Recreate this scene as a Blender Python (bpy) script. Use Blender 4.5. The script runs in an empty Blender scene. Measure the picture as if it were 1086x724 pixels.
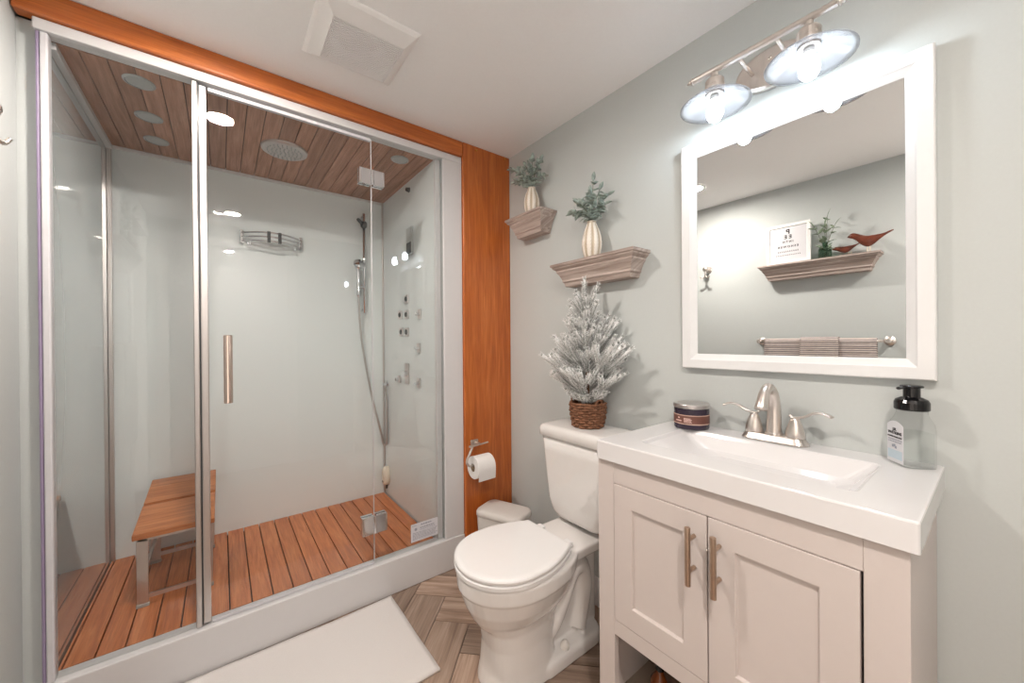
import bpy, bmesh, math, random
from mathutils import Vector, Matrix, noise
random.seed(11)
scene = bpy.context.scene
COL = scene.collection
PI = math.pi

# ------------------------------------------------------------------ camera, world, exposure
def look_basis(yaw, pitch, roll):
    c, s = math.cos(yaw), math.sin(yaw)
    f = Vector((s*math.cos(pitch), c*math.cos(pitch), math.sin(pitch)))
    r = Vector((c, -s, 0)); u = r.cross(f)
    r2 = r*math.cos(roll) + u*math.sin(roll); u2 = -r*math.sin(roll) + u*math.cos(roll)
    return Matrix((r2, u2, -f)).transposed()
cam_d = bpy.data.cameras.new('camera'); cam = bpy.data.objects.new('camera', cam_d); COL.objects.link(cam)
cam.matrix_world = Matrix.Translation((-1.3184, -1.7390, 1.1758)) @ look_basis(0.65701, -0.00278, -0.00785).to_4x4()
cam_d.sensor_width = 36; cam_d.lens = 399.71*36/1086; cam_d.clip_start = 0.01
scene.camera = cam

world = bpy.data.worlds.new('world'); scene.world = world; world.use_nodes = True
WORLD_COL = (1.0, 0.86, 0.74, 1); WORLD_STR = 0.5
world.node_tree.nodes['Background'].inputs[0].default_value = WORLD_COL
world.node_tree.nodes['Background'].inputs[1].default_value = WORLD_STR
vs = scene.view_settings
vs.view_transform = 'Standard'; vs.look = 'None'; vs.gamma = 1; vs.use_curve_mapping = False
vs.exposure = 2.06
BULB_STR = 18; BULB_COL = (0.82, 0.92, 1.0)
DOWN_STR = (195, 205); DOWN_COL = (1.0, 0.90, 0.82)
cy = scene.cycles
cy.max_bounces = 14; cy.diffuse_bounces = 7; cy.glossy_bounces = 7; cy.transmission_bounces = 10; cy.transparent_max_bounces = 24
cy.caustics_reflective = False; cy.caustics_refractive = False; cy.blur_glossy = 0.1
cy.sample_clamp_indirect = 8
cy.use_denoising = True

H = 2.22          # ceiling
XL = -1.79        # left wall face
YF = -2.45        # wall behind the camera

# ------------------------------------------------------------------ materials
def lin(c):
    c = c/255.0
    return c/12.92 if c <= 0.04045 else ((c+0.055)/1.055)**2.4
def rgb(r, g, b): return (lin(r), lin(g), lin(b), 1)
def nm(name):
    m = bpy.data.materials.new(name); m.use_nodes = True
    nt = m.node_tree
    return m, nt, nt.nodes['Principled BSDF'], nt.nodes['Material Output']
def noise_node(nt, scale, detail=4, rough=0.6, coord='Object', stretch=None, dist=0.0):
    tc = nt.nodes.new('ShaderNodeTexCoord'); mp = nt.nodes.new('ShaderNodeMapping')
    nt.links.new(tc.outputs[coord], mp.inputs[0])
    if stretch: mp.inputs['Scale'].default_value = stretch
    n = nt.nodes.new('ShaderNodeTexNoise'); n.inputs['Scale'].default_value = scale
    n.inputs['Detail'].default_value = detail; n.inputs['Roughness'].default_value = rough
    n.inputs['Distortion'].default_value = dist
    nt.links.new(mp.outputs[0], n.inputs['Vector'])
    return n
def ramp(nt, src, stops):
    r = nt.nodes.new('ShaderNodeValToRGB')
    e = r.color_ramp.elements
    while len(e) < len(stops): e.new(0.5)
    for el, (p, c) in zip(e, stops): el.position = p; el.color = c
    nt.links.new(src, r.inputs[0]); return r
def bump(nt, bsdf, src, strength, dist=0.002):
    b = nt.nodes.new('ShaderNodeBump'); b.inputs['Strength'].default_value = strength; b.inputs['Distance'].default_value = dist
    nt.links.new(src, b.inputs['Height']); nt.links.new(b.outputs[0], bsdf.inputs['Normal'])
def plain(name, col, rough=0.5, metal=0.0, spec=0.5, var=0.03, scale=30, bmp=0.0, coat=0.0, stretch=None):
    m, nt, b, o = nm(name)
    n = noise_node(nt, scale, stretch=stretch)
    d = tuple(max(0, c*(1-var)) for c in col[:3])+(1,); l = tuple(min(1, c*(1+var)) for c in col[:3])+(1,)
    r = ramp(nt, n.outputs[0], [(0.3, d), (0.7, l)])
    nt.links.new(r.outputs[0], b.inputs['Base Color'])
    b.inputs['Roughness'].default_value = rough; b.inputs['Metallic'].default_value = metal
    b.inputs['Specular IOR Level'].default_value = spec
    b.inputs['Coat Weight'].default_value = coat; b.inputs['Coat Roughness'].default_value = 0.02
    if bmp: bump(nt, b, n.outputs[0], bmp)
    return m
def wood(name, dark, mid, light, rough=0.4, coat=0.0, sc=1.0, tint=True, bmp=0.15, lo=0.34, hi=0.66):
    """wood grain along the U direction of the UV map (metres), multiplied by the per-board tint"""
    m, nt, b, o = nm(name)
    uv = nt.nodes.new('ShaderNodeUVMap')
    mp = nt.nodes.new('ShaderNodeMapping'); mp.inputs['Scale'].default_value = (2.2*sc, 30*sc, 1)
    nt.links.new(uv.outputs[0], mp.inputs[0])
    n = nt.nodes.new('ShaderNodeTexNoise'); n.inputs['Scale'].default_value = 1.6; n.inputs['Detail'].default_value = 8
    n.inputs['Roughness'].default_value = 0.62; n.inputs['Distortion'].default_value = 0.7
    nt.links.new(mp.outputs[0], n.inputs['Vector'])
    r = ramp(nt, n.outputs[0], [(lo, dark), ((lo+hi)/2, mid), (hi, light)])
    mp2 = nt.nodes.new('ShaderNodeMapping'); mp2.inputs['Scale'].default_value = (8*sc, 260*sc, 1)
    nt.links.new(uv.outputs[0], mp2.inputs[0])
    n2 = nt.nodes.new('ShaderNodeTexNoise'); n2.inputs['Scale'].default_value = 1; n2.inputs['Detail'].default_value = 3
    nt.links.new(mp2.outputs[0], n2.inputs['Vector'])
    r2 = ramp(nt, n2.outputs[0], [(0.3, (0.80, 0.78, 0.76, 1)), (0.6, (1, 1, 1, 1))])
    mx = nt.nodes.new('ShaderNodeMixRGB'); mx.blend_type = 'MULTIPLY'; mx.inputs[0].default_value = 1
    nt.links.new(r.outputs[0], mx.inputs[1]); nt.links.new(r2.outputs[0], mx.inputs[2])
    out = mx.outputs[0]
    if tint:
        at = nt.nodes.new('ShaderNodeVertexColor'); at.layer_name = 'tint'
        mx2 = nt.nodes.new('ShaderNodeMixRGB'); mx2.blend_type = 'MULTIPLY'; mx2.inputs[0].default_value = 1
        nt.links.new(out, mx2.inputs[1]); nt.links.new(at.outputs[0], mx2.inputs[2]); out = mx2.outputs[0]
    nt.links.new(out, b.inputs['Base Color'])
    b.inputs['Roughness'].default_value = rough; b.inputs['Coat Weight'].default_value = coat; b.inputs['Coat Roughness'].default_value = 0.15
    if bmp: bump(nt, b, n2.outputs[0], bmp, 0.001)
    return m
def clear_glass(name, tint=(0.985, 0.992, 0.99, 1), ior=1.45, rough=0.0):
    m = bpy.data.materials.new(name); m.use_nodes = True; nt = m.node_tree
    for n in list(nt.nodes): nt.nodes.remove(n)
    o = nt.nodes.new('ShaderNodeOutputMaterial'); t = nt.nodes.new('ShaderNodeBsdfTransparent'); g = nt.nodes.new('ShaderNodeBsdfGlossy')
    f = nt.nodes.new('ShaderNodeFresnel'); mx = nt.nodes.new('ShaderNodeMixShader')
    ns = noise_node(nt, 3.0); r = ramp(nt, ns.outputs[0], [(0.0, tuple(c*0.995 for c in tint[:3])+(1,)), (1.0, tint)])
    nt.links.new(r.outputs[0], t.inputs[0])
    g.inputs['Roughness'].default_value = rough
    ge = nt.nodes.new('ShaderNodeNewGeometry'); mr = nt.nodes.new('ShaderNodeMapRange')   # thin glass: same reflectance from both sides
    mr.inputs['To Min'].default_value = ior; mr.inputs['To Max'].default_value = 1.0/ior
    nt.links.new(ge.outputs['Backfacing'], mr.inputs['Value']); nt.links.new(mr.outputs[0], f.inputs[0])
    nt.links.new(f.outputs[0], mx.inputs[0]); nt.links.new(t.outputs[0], mx.inputs[1]); nt.links.new(g.outputs[0], mx.inputs[2])
    nt.links.new(mx.outputs[0], o.inputs[0])
    return m
def emitter(name, col, strength):
    m = bpy.data.materials.new(name); m.use_nodes = True; nt = m.node_tree
    for n in list(nt.nodes): nt.nodes.remove(n)
    o = nt.nodes.new('ShaderNodeOutputMaterial'); e = nt.nodes.new('ShaderNodeEmission')
    e.inputs[0].default_value = tuple(col[:3])+(1,); e.inputs[1].default_value = strength
    nt.links.new(e.outputs[0], o.inputs[0]); return m

M = {}
M['wall'] = plain('wall_paint', rgb(193, 198, 197), 0.75, var=0.012, scale=140, bmp=0.05, spec=0.3)
M['ceiling'] = plain('ceiling_paint', rgb(244, 244, 244), 0.85, var=0.01, scale=120, bmp=0.05, spec=0.2)
M['white_trim'] = plain('white_trim_paint', rgb(226, 227, 228), 0.4, var=0.01)
M['grout'] = plain('grout', rgb(92, 84, 78), 0.9, var=0.1, scale=200)
M['tile'] = wood('wood_look_tile', rgb(132, 108, 92), rgb(172, 148, 131), rgb(196, 173, 156), 0.35, sc=0.6, bmp=0.1, lo=0.32, hi=0.66)
M['stain'] = wood('orange_stained_wood', rgb(170, 88, 34), rgb(188, 102, 42), rgb(202, 116, 54), 0.35, coat=0.25, sc=0.8, tint=False, bmp=0.03)
M['deck'] = wood('teak_deck', rgb(186, 104, 58), rgb(208, 124, 72), rgb(224, 144, 92), 0.4, coat=0.15, bmp=0.05)
M['slat'] = wood('cedar_slats', rgb(158, 110, 84), rgb(180, 132, 106), rgb(198, 150, 124), 0.5, bmp=0.05)
M['dark_gap'] = plain('dark_gap', rgb(52, 30, 20), 0.9)
M['teak'] = wood('teak_seat', rgb(168, 96, 50), rgb(196, 120, 68), rgb(214, 140, 88), 0.4, coat=0.1, bmp=0.05)
M['grey_wood'] = wood('whitewashed_grey_wood', rgb(150, 134, 126), rgb(178, 163, 155), rgb(203, 190, 183), 0.6, sc=0.9, bmp=0.15)
M['frame_white'] = plain('white_powder_coat', rgb(208, 207, 208), 0.3, var=0.008)
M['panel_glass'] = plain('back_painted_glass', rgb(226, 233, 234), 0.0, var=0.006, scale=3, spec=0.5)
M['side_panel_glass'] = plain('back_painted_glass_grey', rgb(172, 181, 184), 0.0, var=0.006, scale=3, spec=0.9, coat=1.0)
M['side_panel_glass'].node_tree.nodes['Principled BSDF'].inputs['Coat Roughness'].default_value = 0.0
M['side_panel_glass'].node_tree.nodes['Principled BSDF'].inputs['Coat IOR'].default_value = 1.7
M['glass'] = clear_glass('door_glass')
M['seal'] = plain('lilac_plastic_seal', rgb(150, 136, 164), 0.3, var=0.05)  # lilac lens fringe along a dark edge, put into the base colour
M['clear_seal'] = plain('frosted_plastic_seal', rgb(205, 204, 208), 0.3, var=0.03)
M['chrome'] = plain('chrome', rgb(225, 225, 228), 0.06, metal=1, var=0.01)
M['satin'] = plain('satin_aluminium', rgb(205, 200, 198), 0.28, metal=1, var=0.03, scale=80, stretch=(1, 1, 0.02))
M['nickel'] = plain('brushed_nickel', rgb(222, 214, 208), 0.3, metal=1, var=0.05, scale=90, stretch=(1, 1, 0.1))
M['bronze'] = plain('champagne_nickel', rgb(186, 164, 146), 0.28, metal=1, var=0.05, scale=90)
M['dark_metal'] = plain('dark_smoked_plastic', rgb(60, 62, 64), 0.25)
M['grey_plastic'] = plain('grey_plastic', rgb(170, 174, 174), 0.4)
M['white_plastic'] = plain('white_plastic', rgb(240, 239, 238), 0.35, var=0.01)
M['cream_plastic'] = plain('cream_plastic', rgb(236, 228, 212), 0.3, var=0.01)
M['ceramic'] = plain('white_ceramic', rgb(224, 222, 220), 0.08, var=0.006, spec=0.5, coat=0.3)
M['seat_plastic'] = plain('toilet_seat_plastic', rgb(228, 228, 228), 0.12, var=0.004)
M['cultured'] = plain('cultured_marble', rgb(218, 217, 218), 0.12, var=0.008, scale=6)
M['cabinet'] = plain('cabinet_paint', rgb(201, 192, 188), 0.45, var=0.008)
M['cab_inside'] = plain('cabinet_inside', rgb(168, 152, 138), 0.6)
M['mirror'] = plain('silver_mirror', rgb(238, 240, 240), 0.0, metal=1, var=0.002)
M['shade'] = None
M['cream_cap'] = plain('white_cap', rgb(226, 222, 216), 0.3, var=0.01)
M['bulb'] = emitter('lit_bulb', BULB_COL, BULB_STR)
M['can_plastic'] = plain('bin_plastic', rgb(212, 208, 204), 0.4, var=0.01)
M['paper'] = plain('tissue_paper', rgb(232, 231, 230), 0.95, var=0.02, scale=160, bmp=0.2)
M['card'] = plain('cardboard_core', rgb(172, 152, 130), 0.9)
M['mat'] = plain('white_cotton', rgb(216, 212, 210), 0.95, var=0.03, scale=420, bmp=0.5)
def vase_mat():
    m, nt, b, o = nm('rubbed_glaze')
    at = nt.nodes.new('ShaderNodeVertexColor'); at.layer_name = 'tint'
    r = ramp(nt, at.outputs[0], [(0.10, rgb(190, 174, 152)), (0.6, rgb(232, 225, 214))])  # beige in the grooves, cream on the raised ribs
    nt.links.new(r.outputs[0], b.inputs['Base Color']); b.inputs['Roughness'].default_value = 0.35; return m
M['vase'] = vase_mat()
M['leaf'] = plain('eucalyptus_leaf', rgb(158, 172, 165), 0.55, var=0.45, scale=45)
M['leaf_pale'] = plain('sage_leaf', rgb(140, 156, 134), 0.6, var=0.3, scale=45)
M['stem'] = plain('green_stem', rgb(96, 104, 80), 0.7)
M['needle'] = plain('frosted_needles', rgb(150, 156, 150), 0.8, var=0.2, scale=60)
M['snow'] = plain('flocked_snow', rgb(240, 240, 240), 0.9, var=0.03)
M['bark'] = plain('brown_bark', rgb(96, 70, 52), 0.9, var=0.2, scale=80)
M['wicker'] = plain('brown_wicker', rgb(122, 82, 58), 0.7, var=0.35, scale=70)
M['dark_wicker'] = plain('dark_wicker', rgb(62, 42, 30), 0.8, var=0.4, scale=70)
M['navy'] = plain('dark_plum_glass', rgb(48, 38, 54), 0.2, var=0.08)
M['label_brown'] = plain('brown_label', rgb(104, 64, 54), 0.5)
M['label_line'] = plain('beige_label_line', rgb(190, 160, 146), 0.5)
M['ink_pink'] = plain('pale_pink_ink', rgb(224, 190, 182), 0.6)
M['label_white'] = plain('white_label', rgb(214, 214, 218), 0.5, var=0.01)
M['ink'] = plain('black_ink', rgb(40, 38, 42), 0.7)
M['ink_grey'] = plain('grey_ink', rgb(150, 154, 166), 0.7)
M['ink_blue'] = plain('pale_blue_ink', rgb(190, 206, 216), 0.7)
M['black'] = plain('black_plastic', rgb(16, 16, 18), 0.18)
M['bottle_clear'] = clear_glass('clear_bottle_plastic', (0.965, 0.97, 0.97, 1), 1.3, 0.02)
M['bottle_green'] = clear_glass('green_bottle_glass', (0.62, 0.74, 0.66, 1), 1.5, 0.0)
M['soap'] = clear_glass('clear_soap', (0.97, 0.975, 0.97, 1), 1.1, 0.02)
M['bird'] = plain('carved_red_wood', rgb(108, 50, 30), 0.35, var=0.4, scale=26, coat=0.2)
M['dowel'] = plain('pale_dowel', rgb(216, 204, 186), 0.5)
M['brass'] = plain('brass', rgb(222, 176, 96), 0.25, metal=1)
M['copper'] = plain('warm_chrome', rgb(226, 206, 196), 0.1, metal=1)
M['sticker'] = plain('printed_sticker', rgb(212, 212, 218), 0.5)
def towel_mat():
    m, nt, b, o = nm('ribbed_towel_cotton')
    uv = nt.nodes.new('ShaderNodeUVMap'); sx = nt.nodes.new('ShaderNodeSeparateXYZ'); nt.links.new(uv.outputs[0], sx.inputs[0])
    mu = nt.nodes.new('ShaderNodeMath'); mu.operation = 'MULTIPLY'; mu.inputs[1].default_value = 2*PI/0.0125; nt.links.new(sx.outputs[0], mu.inputs[0])
    si = nt.nodes.new('ShaderNodeMath'); si.operation = 'SINE'; nt.links.new(mu.outputs[0], si.inputs[0])
    n = noise_node(nt, 60); ad = nt.nodes.new('ShaderNodeMath'); ad.operation = 'ADD'
    nt.links.new(si.outputs[0], ad.inputs[0]); nt.links.new(n.outputs[0], ad.inputs[1])
    r = ramp(nt, ad.outputs[0], [(0.0, rgb(128, 120, 124)), (0.9, rgb(206, 194, 186))])
    nt.links.new(r.outputs[0], b.inputs['Base Color']); b.inputs['Roughness'].default_value = 0.95
    return m
M['towel'] = towel_mat()
def shade_mat():
    m = bpy.data.materials.new('opal_glass_shade'); m.use_nodes = True; nt = m.node_tree
    for n in list(nt.nodes): nt.nodes.remove(n)
    o = nt.nodes.new('ShaderNodeOutputMaterial'); d = nt.nodes.new('ShaderNodeBsdfDiffuse'); t = nt.nodes.new('ShaderNodeBsdfTranslucent')
    g = nt.nodes.new('ShaderNodeBsdfGlossy'); a = nt.nodes.new('ShaderNodeMixShader'); c = nt.nodes.new('ShaderNodeMixShader'); f = nt.nodes.new('ShaderNodeFresnel')
    ns = noise_node(nt, 12); r = ramp(nt, ns.outputs[0], [(0, (0.32, 0.32, 0.34, 1)), (1, (0.36, 0.36, 0.38, 1))])
    nt.links.new(r.outputs[0], d.inputs[0]); nt.links.new(r.outputs[0], t.inputs[0])
    a.inputs[0].default_value = 0.55; g.inputs['Roughness'].default_value = 0.1; f.inputs[0].default_value = 1.4
    nt.links.new(d.outputs[0], a.inputs[1]); nt.links.new(t.outputs[0], a.inputs[2])
    nt.links.new(f.outputs[0], c.inputs[0]); nt.links.new(a.outputs[0], c.inputs[1]); nt.links.new(g.outputs[0], c.inputs[2])
    tr_ = nt.nodes.new('ShaderNodeBsdfTransparent'); k = nt.nodes.new('ShaderNodeMixShader'); k.inputs[0].default_value = 0.42
    nt.links.new(c.outputs[0], k.inputs[1]); nt.links.new(tr_.outputs[0], k.inputs[2])
    nt.links.new(k.outputs[0], o.inputs[0]); return m
M['shade'] = shade_mat()

# ------------------------------------------------------------------ mesh helpers
def BM():
    bm = bmesh.new(); bm.loops.layers.uv.new('UVMap'); bm.loops.layers.color.new('tint'); return bm
def _uvtint(bm, faces, axis, tint=1.0, off=(0, 0)):
    uv = bm.loops.layers.uv['UVMap']; cl = bm.loops.layers.color['tint']
    ax = Vector(axis).normalized()
    for f in faces:
        f.normal_update(); n = f.normal
        if abs(n.dot(ax)) > 0.8:
            t = ax.orthogonal().normalized(); w = ax.cross(t)
            for l in f.loops:
                l[uv].uv = (l.vert.co.dot(t)*0.2+off[0], l.vert.co.dot(w)+off[1]); l[cl] = (tint, tint, tint, 1)
        else:
            w = n.cross(ax).normalized()
            for l in f.loops:
                l[uv].uv = (l.vert.co.dot(ax)+off[0], l.vert.co.dot(w)+off[1]); l[cl] = (tint, tint, tint, 1)
def box(bm, x0, x1, y0, y1, z0, z1, axis=(0, 0, 1), tint=1.0, off=None):
    v = [bm.verts.new((x, y, z)) for x in (x0, x1) for y in (y0, y1) for z in (z0, z1)]
    fs = [bm.faces.new([v[i] for i in q]) for q in ((0, 1, 3, 2), (4, 6, 7, 5), (0, 4, 5, 1), (2, 3, 7, 6), (0, 2, 6, 4), (1, 5, 7, 3))]
    if off is None: off = (random.random()*9, random.random()*9)
    _uvtint(bm, fs, axis, tint, off); return fs
def obox(bm, c, ax, ay, az, axis=None, tint=1.0):
    """oriented box: centre, three half vectors"""
    c, ax, ay, az = Vector(c), Vector(ax), Vector(ay), Vector(az)
    v = [bm.verts.new(c+ax*i+ay*j+az*k) for i in (-1, 1) for j in (-1, 1) for k in (-1, 1)]
    fs = [bm.faces.new([v[i] for i in q]) for q in ((0, 1, 3, 2), (4, 6, 7, 5), (0, 4, 5, 1), (2, 3, 7, 6), (0, 2, 6, 4), (1, 5, 7, 3))]
    _uvtint(bm, fs, axis or ax, tint, (random.random()*9, random.random()*9)); return fs
def loft(bm, rings, cap0=True, cap1=True, closed=True):
    vr = [[bm.verts.new(p) for p in r] for r in rings]; n = len(vr[0]); out = []
    for a, b in zip(vr, vr[1:]):
        for i in range(n if closed else n-1):
            j = (i+1) % n; out.append(bm.faces.new((a[i], a[j], b[j], b[i])))
    if cap0: out.append(bm.faces.new(list(reversed(vr[0]))))
    if cap1: out.append(bm.faces.new(vr[-1]))
    return out
def tube(bm, pts, r, seg=10, caps=True, radii=None, flat=None):
    pts = [Vector(p) for p in pts]; rings = []; up = None
    for i, p in enumerate(pts):
        t = (pts[min(i+1, len(pts)-1)]-pts[max(i-1, 0)]).normalized()
        if up is None: up = t.orthogonal().normalized() if flat is None else Vector(flat)
        a = (up-t*up.dot(t)).normalized(); up = a; b = t.cross(a)
        rr = radii[i] if radii else r
        ra, rb = rr if isinstance(rr, (tuple, list)) else (rr, rr)
        rings.append([p+a*(ra*math.cos(2*PI*k/seg))+b*(rb*math.sin(2*PI*k/seg)) for k in range(seg)])
    return loft(bm, rings, caps, caps)
def lathe(bm, prof, c=(0, 0, 0), seg=32, axis='z', cap0=True, cap1=True):
    rings = []
    for r, h in prof:
        ring = []
        for k in range(seg):
            a = 2*PI*k/seg; u, v = r*math.cos(a), r*math.sin(a)
            ring.append({'z': (c[0]+u, c[1]+v, c[2]+h), 'x': (c[0]+h, c[1]+u, c[2]+v), 'y': (c[0]+v, c[1]+h, c[2]+u)}[axis])
        rings.append(ring)
    return loft(bm, rings, cap0, cap1)
def rrect(cx, cy_, hx, hy, r, n=5, z=0.0, rot=0.0):
    r = min(r, hx*0.999, hy*0.999); out = []
    for sx, sy, a0 in ((1, 1, 0), (-1, 1, PI/2), (-1, -1, PI), (1, -1, 3*PI/2)):
        for k in range(n+1):
            a = a0+PI/2*k/n
            x, y = sx*(hx-r)+r*math.cos(a), sy*(hy-r)+r*math.sin(a)
            out.append(Vector((cx+x*math.cos(rot)-y*math.sin(rot), cy_+x*math.sin(rot)+y*math.cos(rot), z)))
    return out
def catmull(pts, n=8):
    pts = [Vector(p) for p in pts]; P = [pts[0]*2-pts[1]]+pts+[pts[-1]*2-pts[-2]]; out = []
    for i in range(1, len(P)-2):
        for k in range(n):
            t = k/n; a, b, c, d = P[i-1], P[i], P[i+1], P[i+2]
            out.append(0.5*((2*b)+(c-a)*t+(2*a-5*b+4*c-d)*t*t+(3*b-a-3*c+d)*t**3))
    out.append(pts[-1]); return out

_loc = {}
def obj(name, bm, mat, parent=None, smooth=False, bevel=0.0, seg=2, kind=None, label=None, auto=None):
    me = bpy.data.meshes.new(name)
    if parent is not None: bmesh.ops.translate(bm, verts=bm.verts, vec=-_loc[parent.name])
    bmesh.ops.recalc_face_normals(bm, faces=bm.faces)
    for f in bm.faces: f.smooth = smooth
    bm.to_mesh(me); bm.free()
    mats = mat if isinstance(mat, (list, tuple)) else [mat]
    for m in mats: me.materials.append(m)
    o = bpy.data.objects.new(name, me); COL.objects.link(o)
    if parent is not None: o.parent = parent; _loc[o.name] = _loc[parent.name]
    else: _loc[o.name] = Vector((0, 0, 0))
    if bevel:
        b = o.modifiers.new('bevel', 'BEVEL'); b.width = bevel; b.segments = seg; b.limit_method = 'ANGLE'; b.angle_limit = math.radians(40)
        b.harden_normals = False
    if kind: o['kind'] = kind
    if label: o['label'] = label
    return o
def setmat(fs, i):
    for f in fs: f.material_index = i
def thing(name, label, cat, loc, group=None):
    o = bpy.data.objects.new(name, None); COL.objects.link(o); o.location = loc; o.empty_display_size = 0.05
    _loc[o.name] = Vector(loc); o['label'] = label; o['category'] = cat
    if group: o['group'] = group
    return o
def tag(o, label, cat, group=None):
    o['label'] = label; o['category'] = cat
    if group: o['group'] = group
    return o
def struct(name, bm, mat, bevel=0.0): return obj(name, bm, mat, bevel=bevel, kind='structure')
def recenter(o, loc):
    """moves a parentless one-mesh thing's origin to loc"""
    o.data.transform(Matrix.Translation(-Vector(loc))); o.location = loc; _loc[o.name] = Vector(loc); return o
def lettering(text, size, origin, right, up, mat, parent, name='lettering', align='CENTER', depth=0.0004, bold=0.0):
    cu = bpy.data.curves.new('letters', 'FONT'); cu.body = text; cu.size = size; cu.align_x = align; cu.align_y = 'CENTER'; cu.extrude = depth; cu.offset = size*bold
    t = bpy.data.objects.new('letters', cu); COL.objects.link(t); bpy.context.view_layer.update()
    me = bpy.data.meshes.new_from_object(t.evaluated_get(bpy.context.evaluated_depsgraph_get()))
    bpy.data.objects.remove(t); bpy.data.curves.remove(cu)
    R = Vector(right).normalized(); U = Vector(up).normalized(); N = R.cross(U)
    me.transform(Matrix((R, U, N)).transposed().to_4x4())
    me.transform(Matrix.Translation(Vector(origin)-_loc[parent.name]))
    me.materials.clear(); me.materials.append(mat); me.name = name
    o = bpy.data.objects.new(name, me); COL.objects.link(o); o.parent = parent; _loc[o.name] = _loc[parent.name]
    return o

# ------------------------------------------------------------------ room shell
bm = BM(); box(bm, XL-0.1, 0.1, YF-0.1, 1.0, -0.06, -0.004)
fl = struct('floor', bm, [M['grout'], M['tile']])
def herringbone():
    bm = bmesh.new(); bm.from_mesh(fl.data)
    if 'tint' not in bm.loops.layers.color: bm.loops.layers.color.new('tint')
    w, L, g = 0.1485, 0.594, 0.0016
    U = Vector((1, 1, 0)).normalized(); V = Vector((1, -1, 0)).normalized()
    u0, v0 = -0.485, -0.238
    def plank(ua, ub, va, vb, along):
        c = U*((ua+ub)/2)+V*((va+vb)/2)
        if not (XL-0.35 < c.x < 0.3 and YF-0.3 < c.y < 0.25): return
        pts = [U*(ua+g)+V*(va+g), U*(ub-g)+V*(va+g), U*(ub-g)+V*(vb-g), U*(ua+g)+V*(vb-g)]
        # clip to the room rectangle
        poly = pts
        for nx, ny, d in ((1, 0, -XL), (-1, 0, 0.0), (0, 1, -YF), (0, -1, 0.03)):
            new = []
            for i in range(len(poly)):
                a, b = poly[i], poly[(i+1) % len(poly)]
                da, db = nx*a.x+ny*a.y+d, nx*b.x+ny*b.y+d
                if da >= 0: new.append(a)
                if da*db < 0: new.append(a+(b-a)*(da/(da-db)))
            poly = new
            if len(poly) < 3: return
        ax = U if along == 'u' else V
        b0 = [bm.verts.new((p.x, p.y, -0.004)) for p in poly]; t0 = [bm.verts.new((p.x, p.y, 0.0)) for p in poly]
        fs = [bm.faces.new(t0)]
        for i in range(len(poly)):
            j = (i+1) % len(poly); fs.append(bm.faces.new((b0[i], b0[j], t0[j], t0[i])))
        tt = random.uniform(0.80, 1.05)
        _uvtint(bm, fs, ax, tt, (random.random()*9, random.random()*9)); setmat(fs, 1)
    for k in range(-18, 18):
        for m_ in range(-4, 5):
            dv = m_*2*L
            plank(u0-k*w-L, u0-k*w, v0+(k-1)*w+dv, v0+k*w+dv, 'u')
            plank(u0-(k+1)*w, u0-k*w, v0+k*w+dv, v0+k*w+L+dv, 'v')
    bmesh.ops.recalc_face_normals(bm, faces=bm.faces)
    bm.to_mesh(fl.data); bm.free()
herringbone()
bm = BM(); box(bm, XL-0.1, 0.1, YF-0.1, 1.0, H, H+0.08); struct('ceiling', bm, M['ceiling'])
bm = BM(); box(bm, 0, 0.1, YF-0.1, 1.0, 0, H); struct('wall_right', bm, M['wall'])
bm = BM(); box(bm, XL-0.1, XL, -1.72, 0.025, 0, H); box(bm, XL-0.1, XL, YF-0.1, -2.42, 0, H); box(bm, XL-0.1, XL, -2.42, -1.72, 2.03, H); box(bm, XL-0.1, XL-0.008, 0.025, 1.0, 0, H); struct('wall_left', bm, M['wall'])
bm = BM(); box(bm, XL, 0, 0.95, 1.0, 0, H); struct('wall_back', bm, M['wall'])
DX0, DX1, DZ = -1.66, -0.80, 2.03
bm = BM(); box(bm, XL, DX0, YF-0.1, YF, 0, H); box(bm, DX1, 0, YF-0.1, YF, 0, H); box(bm, DX0, DX1, YF-0.1, YF, DZ, H); struct('wall_front', bm, M['wall'])
bm = BM()
for (a, b, z0, z1) in ((DX0-0.07, DX0, 0, DZ+0.07), (DX1, DX1+0.07, 0, DZ+0.07), (DX0, DX1, DZ, DZ+0.07)):
    box(bm, a, b, YF, YF+0.015, z0, z1)
struct('trim_1', bm, M['white_trim'], bevel=0.003)
bm = BM(); px = [(DX0+0.001, 0.004), (DX1-0.001, 0.004), (DX1-0.001, DZ-0.001), (DX0+0.001, DZ-0.001)]
box(bm, DX0+0.001, DX1-0.001, YF-0.055, YF-0.02, 0.004, DZ-0.001)
for za, zb in ((0.20, 0.85), (1.05, 1.88)):
    for xa, xb in ((DX0+0.12, (DX0+DX1)/2-0.05), ((DX0+DX1)/2+0.05, DX1-0.12)): box(bm, xa, xb, YF-0.0199, YF-0.014, za, zb)
dr = struct('door_1', bm, M['white_trim'], bevel=0.004)
bm = BM(); lathe(bm, [(0.026, -0.0199), (0.026, -0.014), (0.010, -0.008), (0.010, 0.020), (0.024, 0.028), (0.027, 0.040), (0.020, 0.052), (0.002, 0.055)], (DX1-0.07, YF, 1.0), 24, axis='y'); obj('door_knob', bm, M['nickel'], dr, smooth=True)
def baseboard(name, x0, x1, y0, y1, side):
    bm = BM(); prof = [(0, 0), (0.014, 0), (0.014, 0.085), (0.011, 0.094), (0.009, 0.108), (0.004, 0.118), (0, 0.120)]
    r = []
    for y in (y0, y1): r.append([(x0+side*a, y, b) for a, b in prof])
    loft(bm, r); return struct(name, bm, M['white_trim'])
baseboard('baseboard_right', 0, 0, -0.02, YF, -1)
baseboard('baseboard_left', XL, XL, -0.02, -1.655, 1)
bm = BM()
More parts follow.
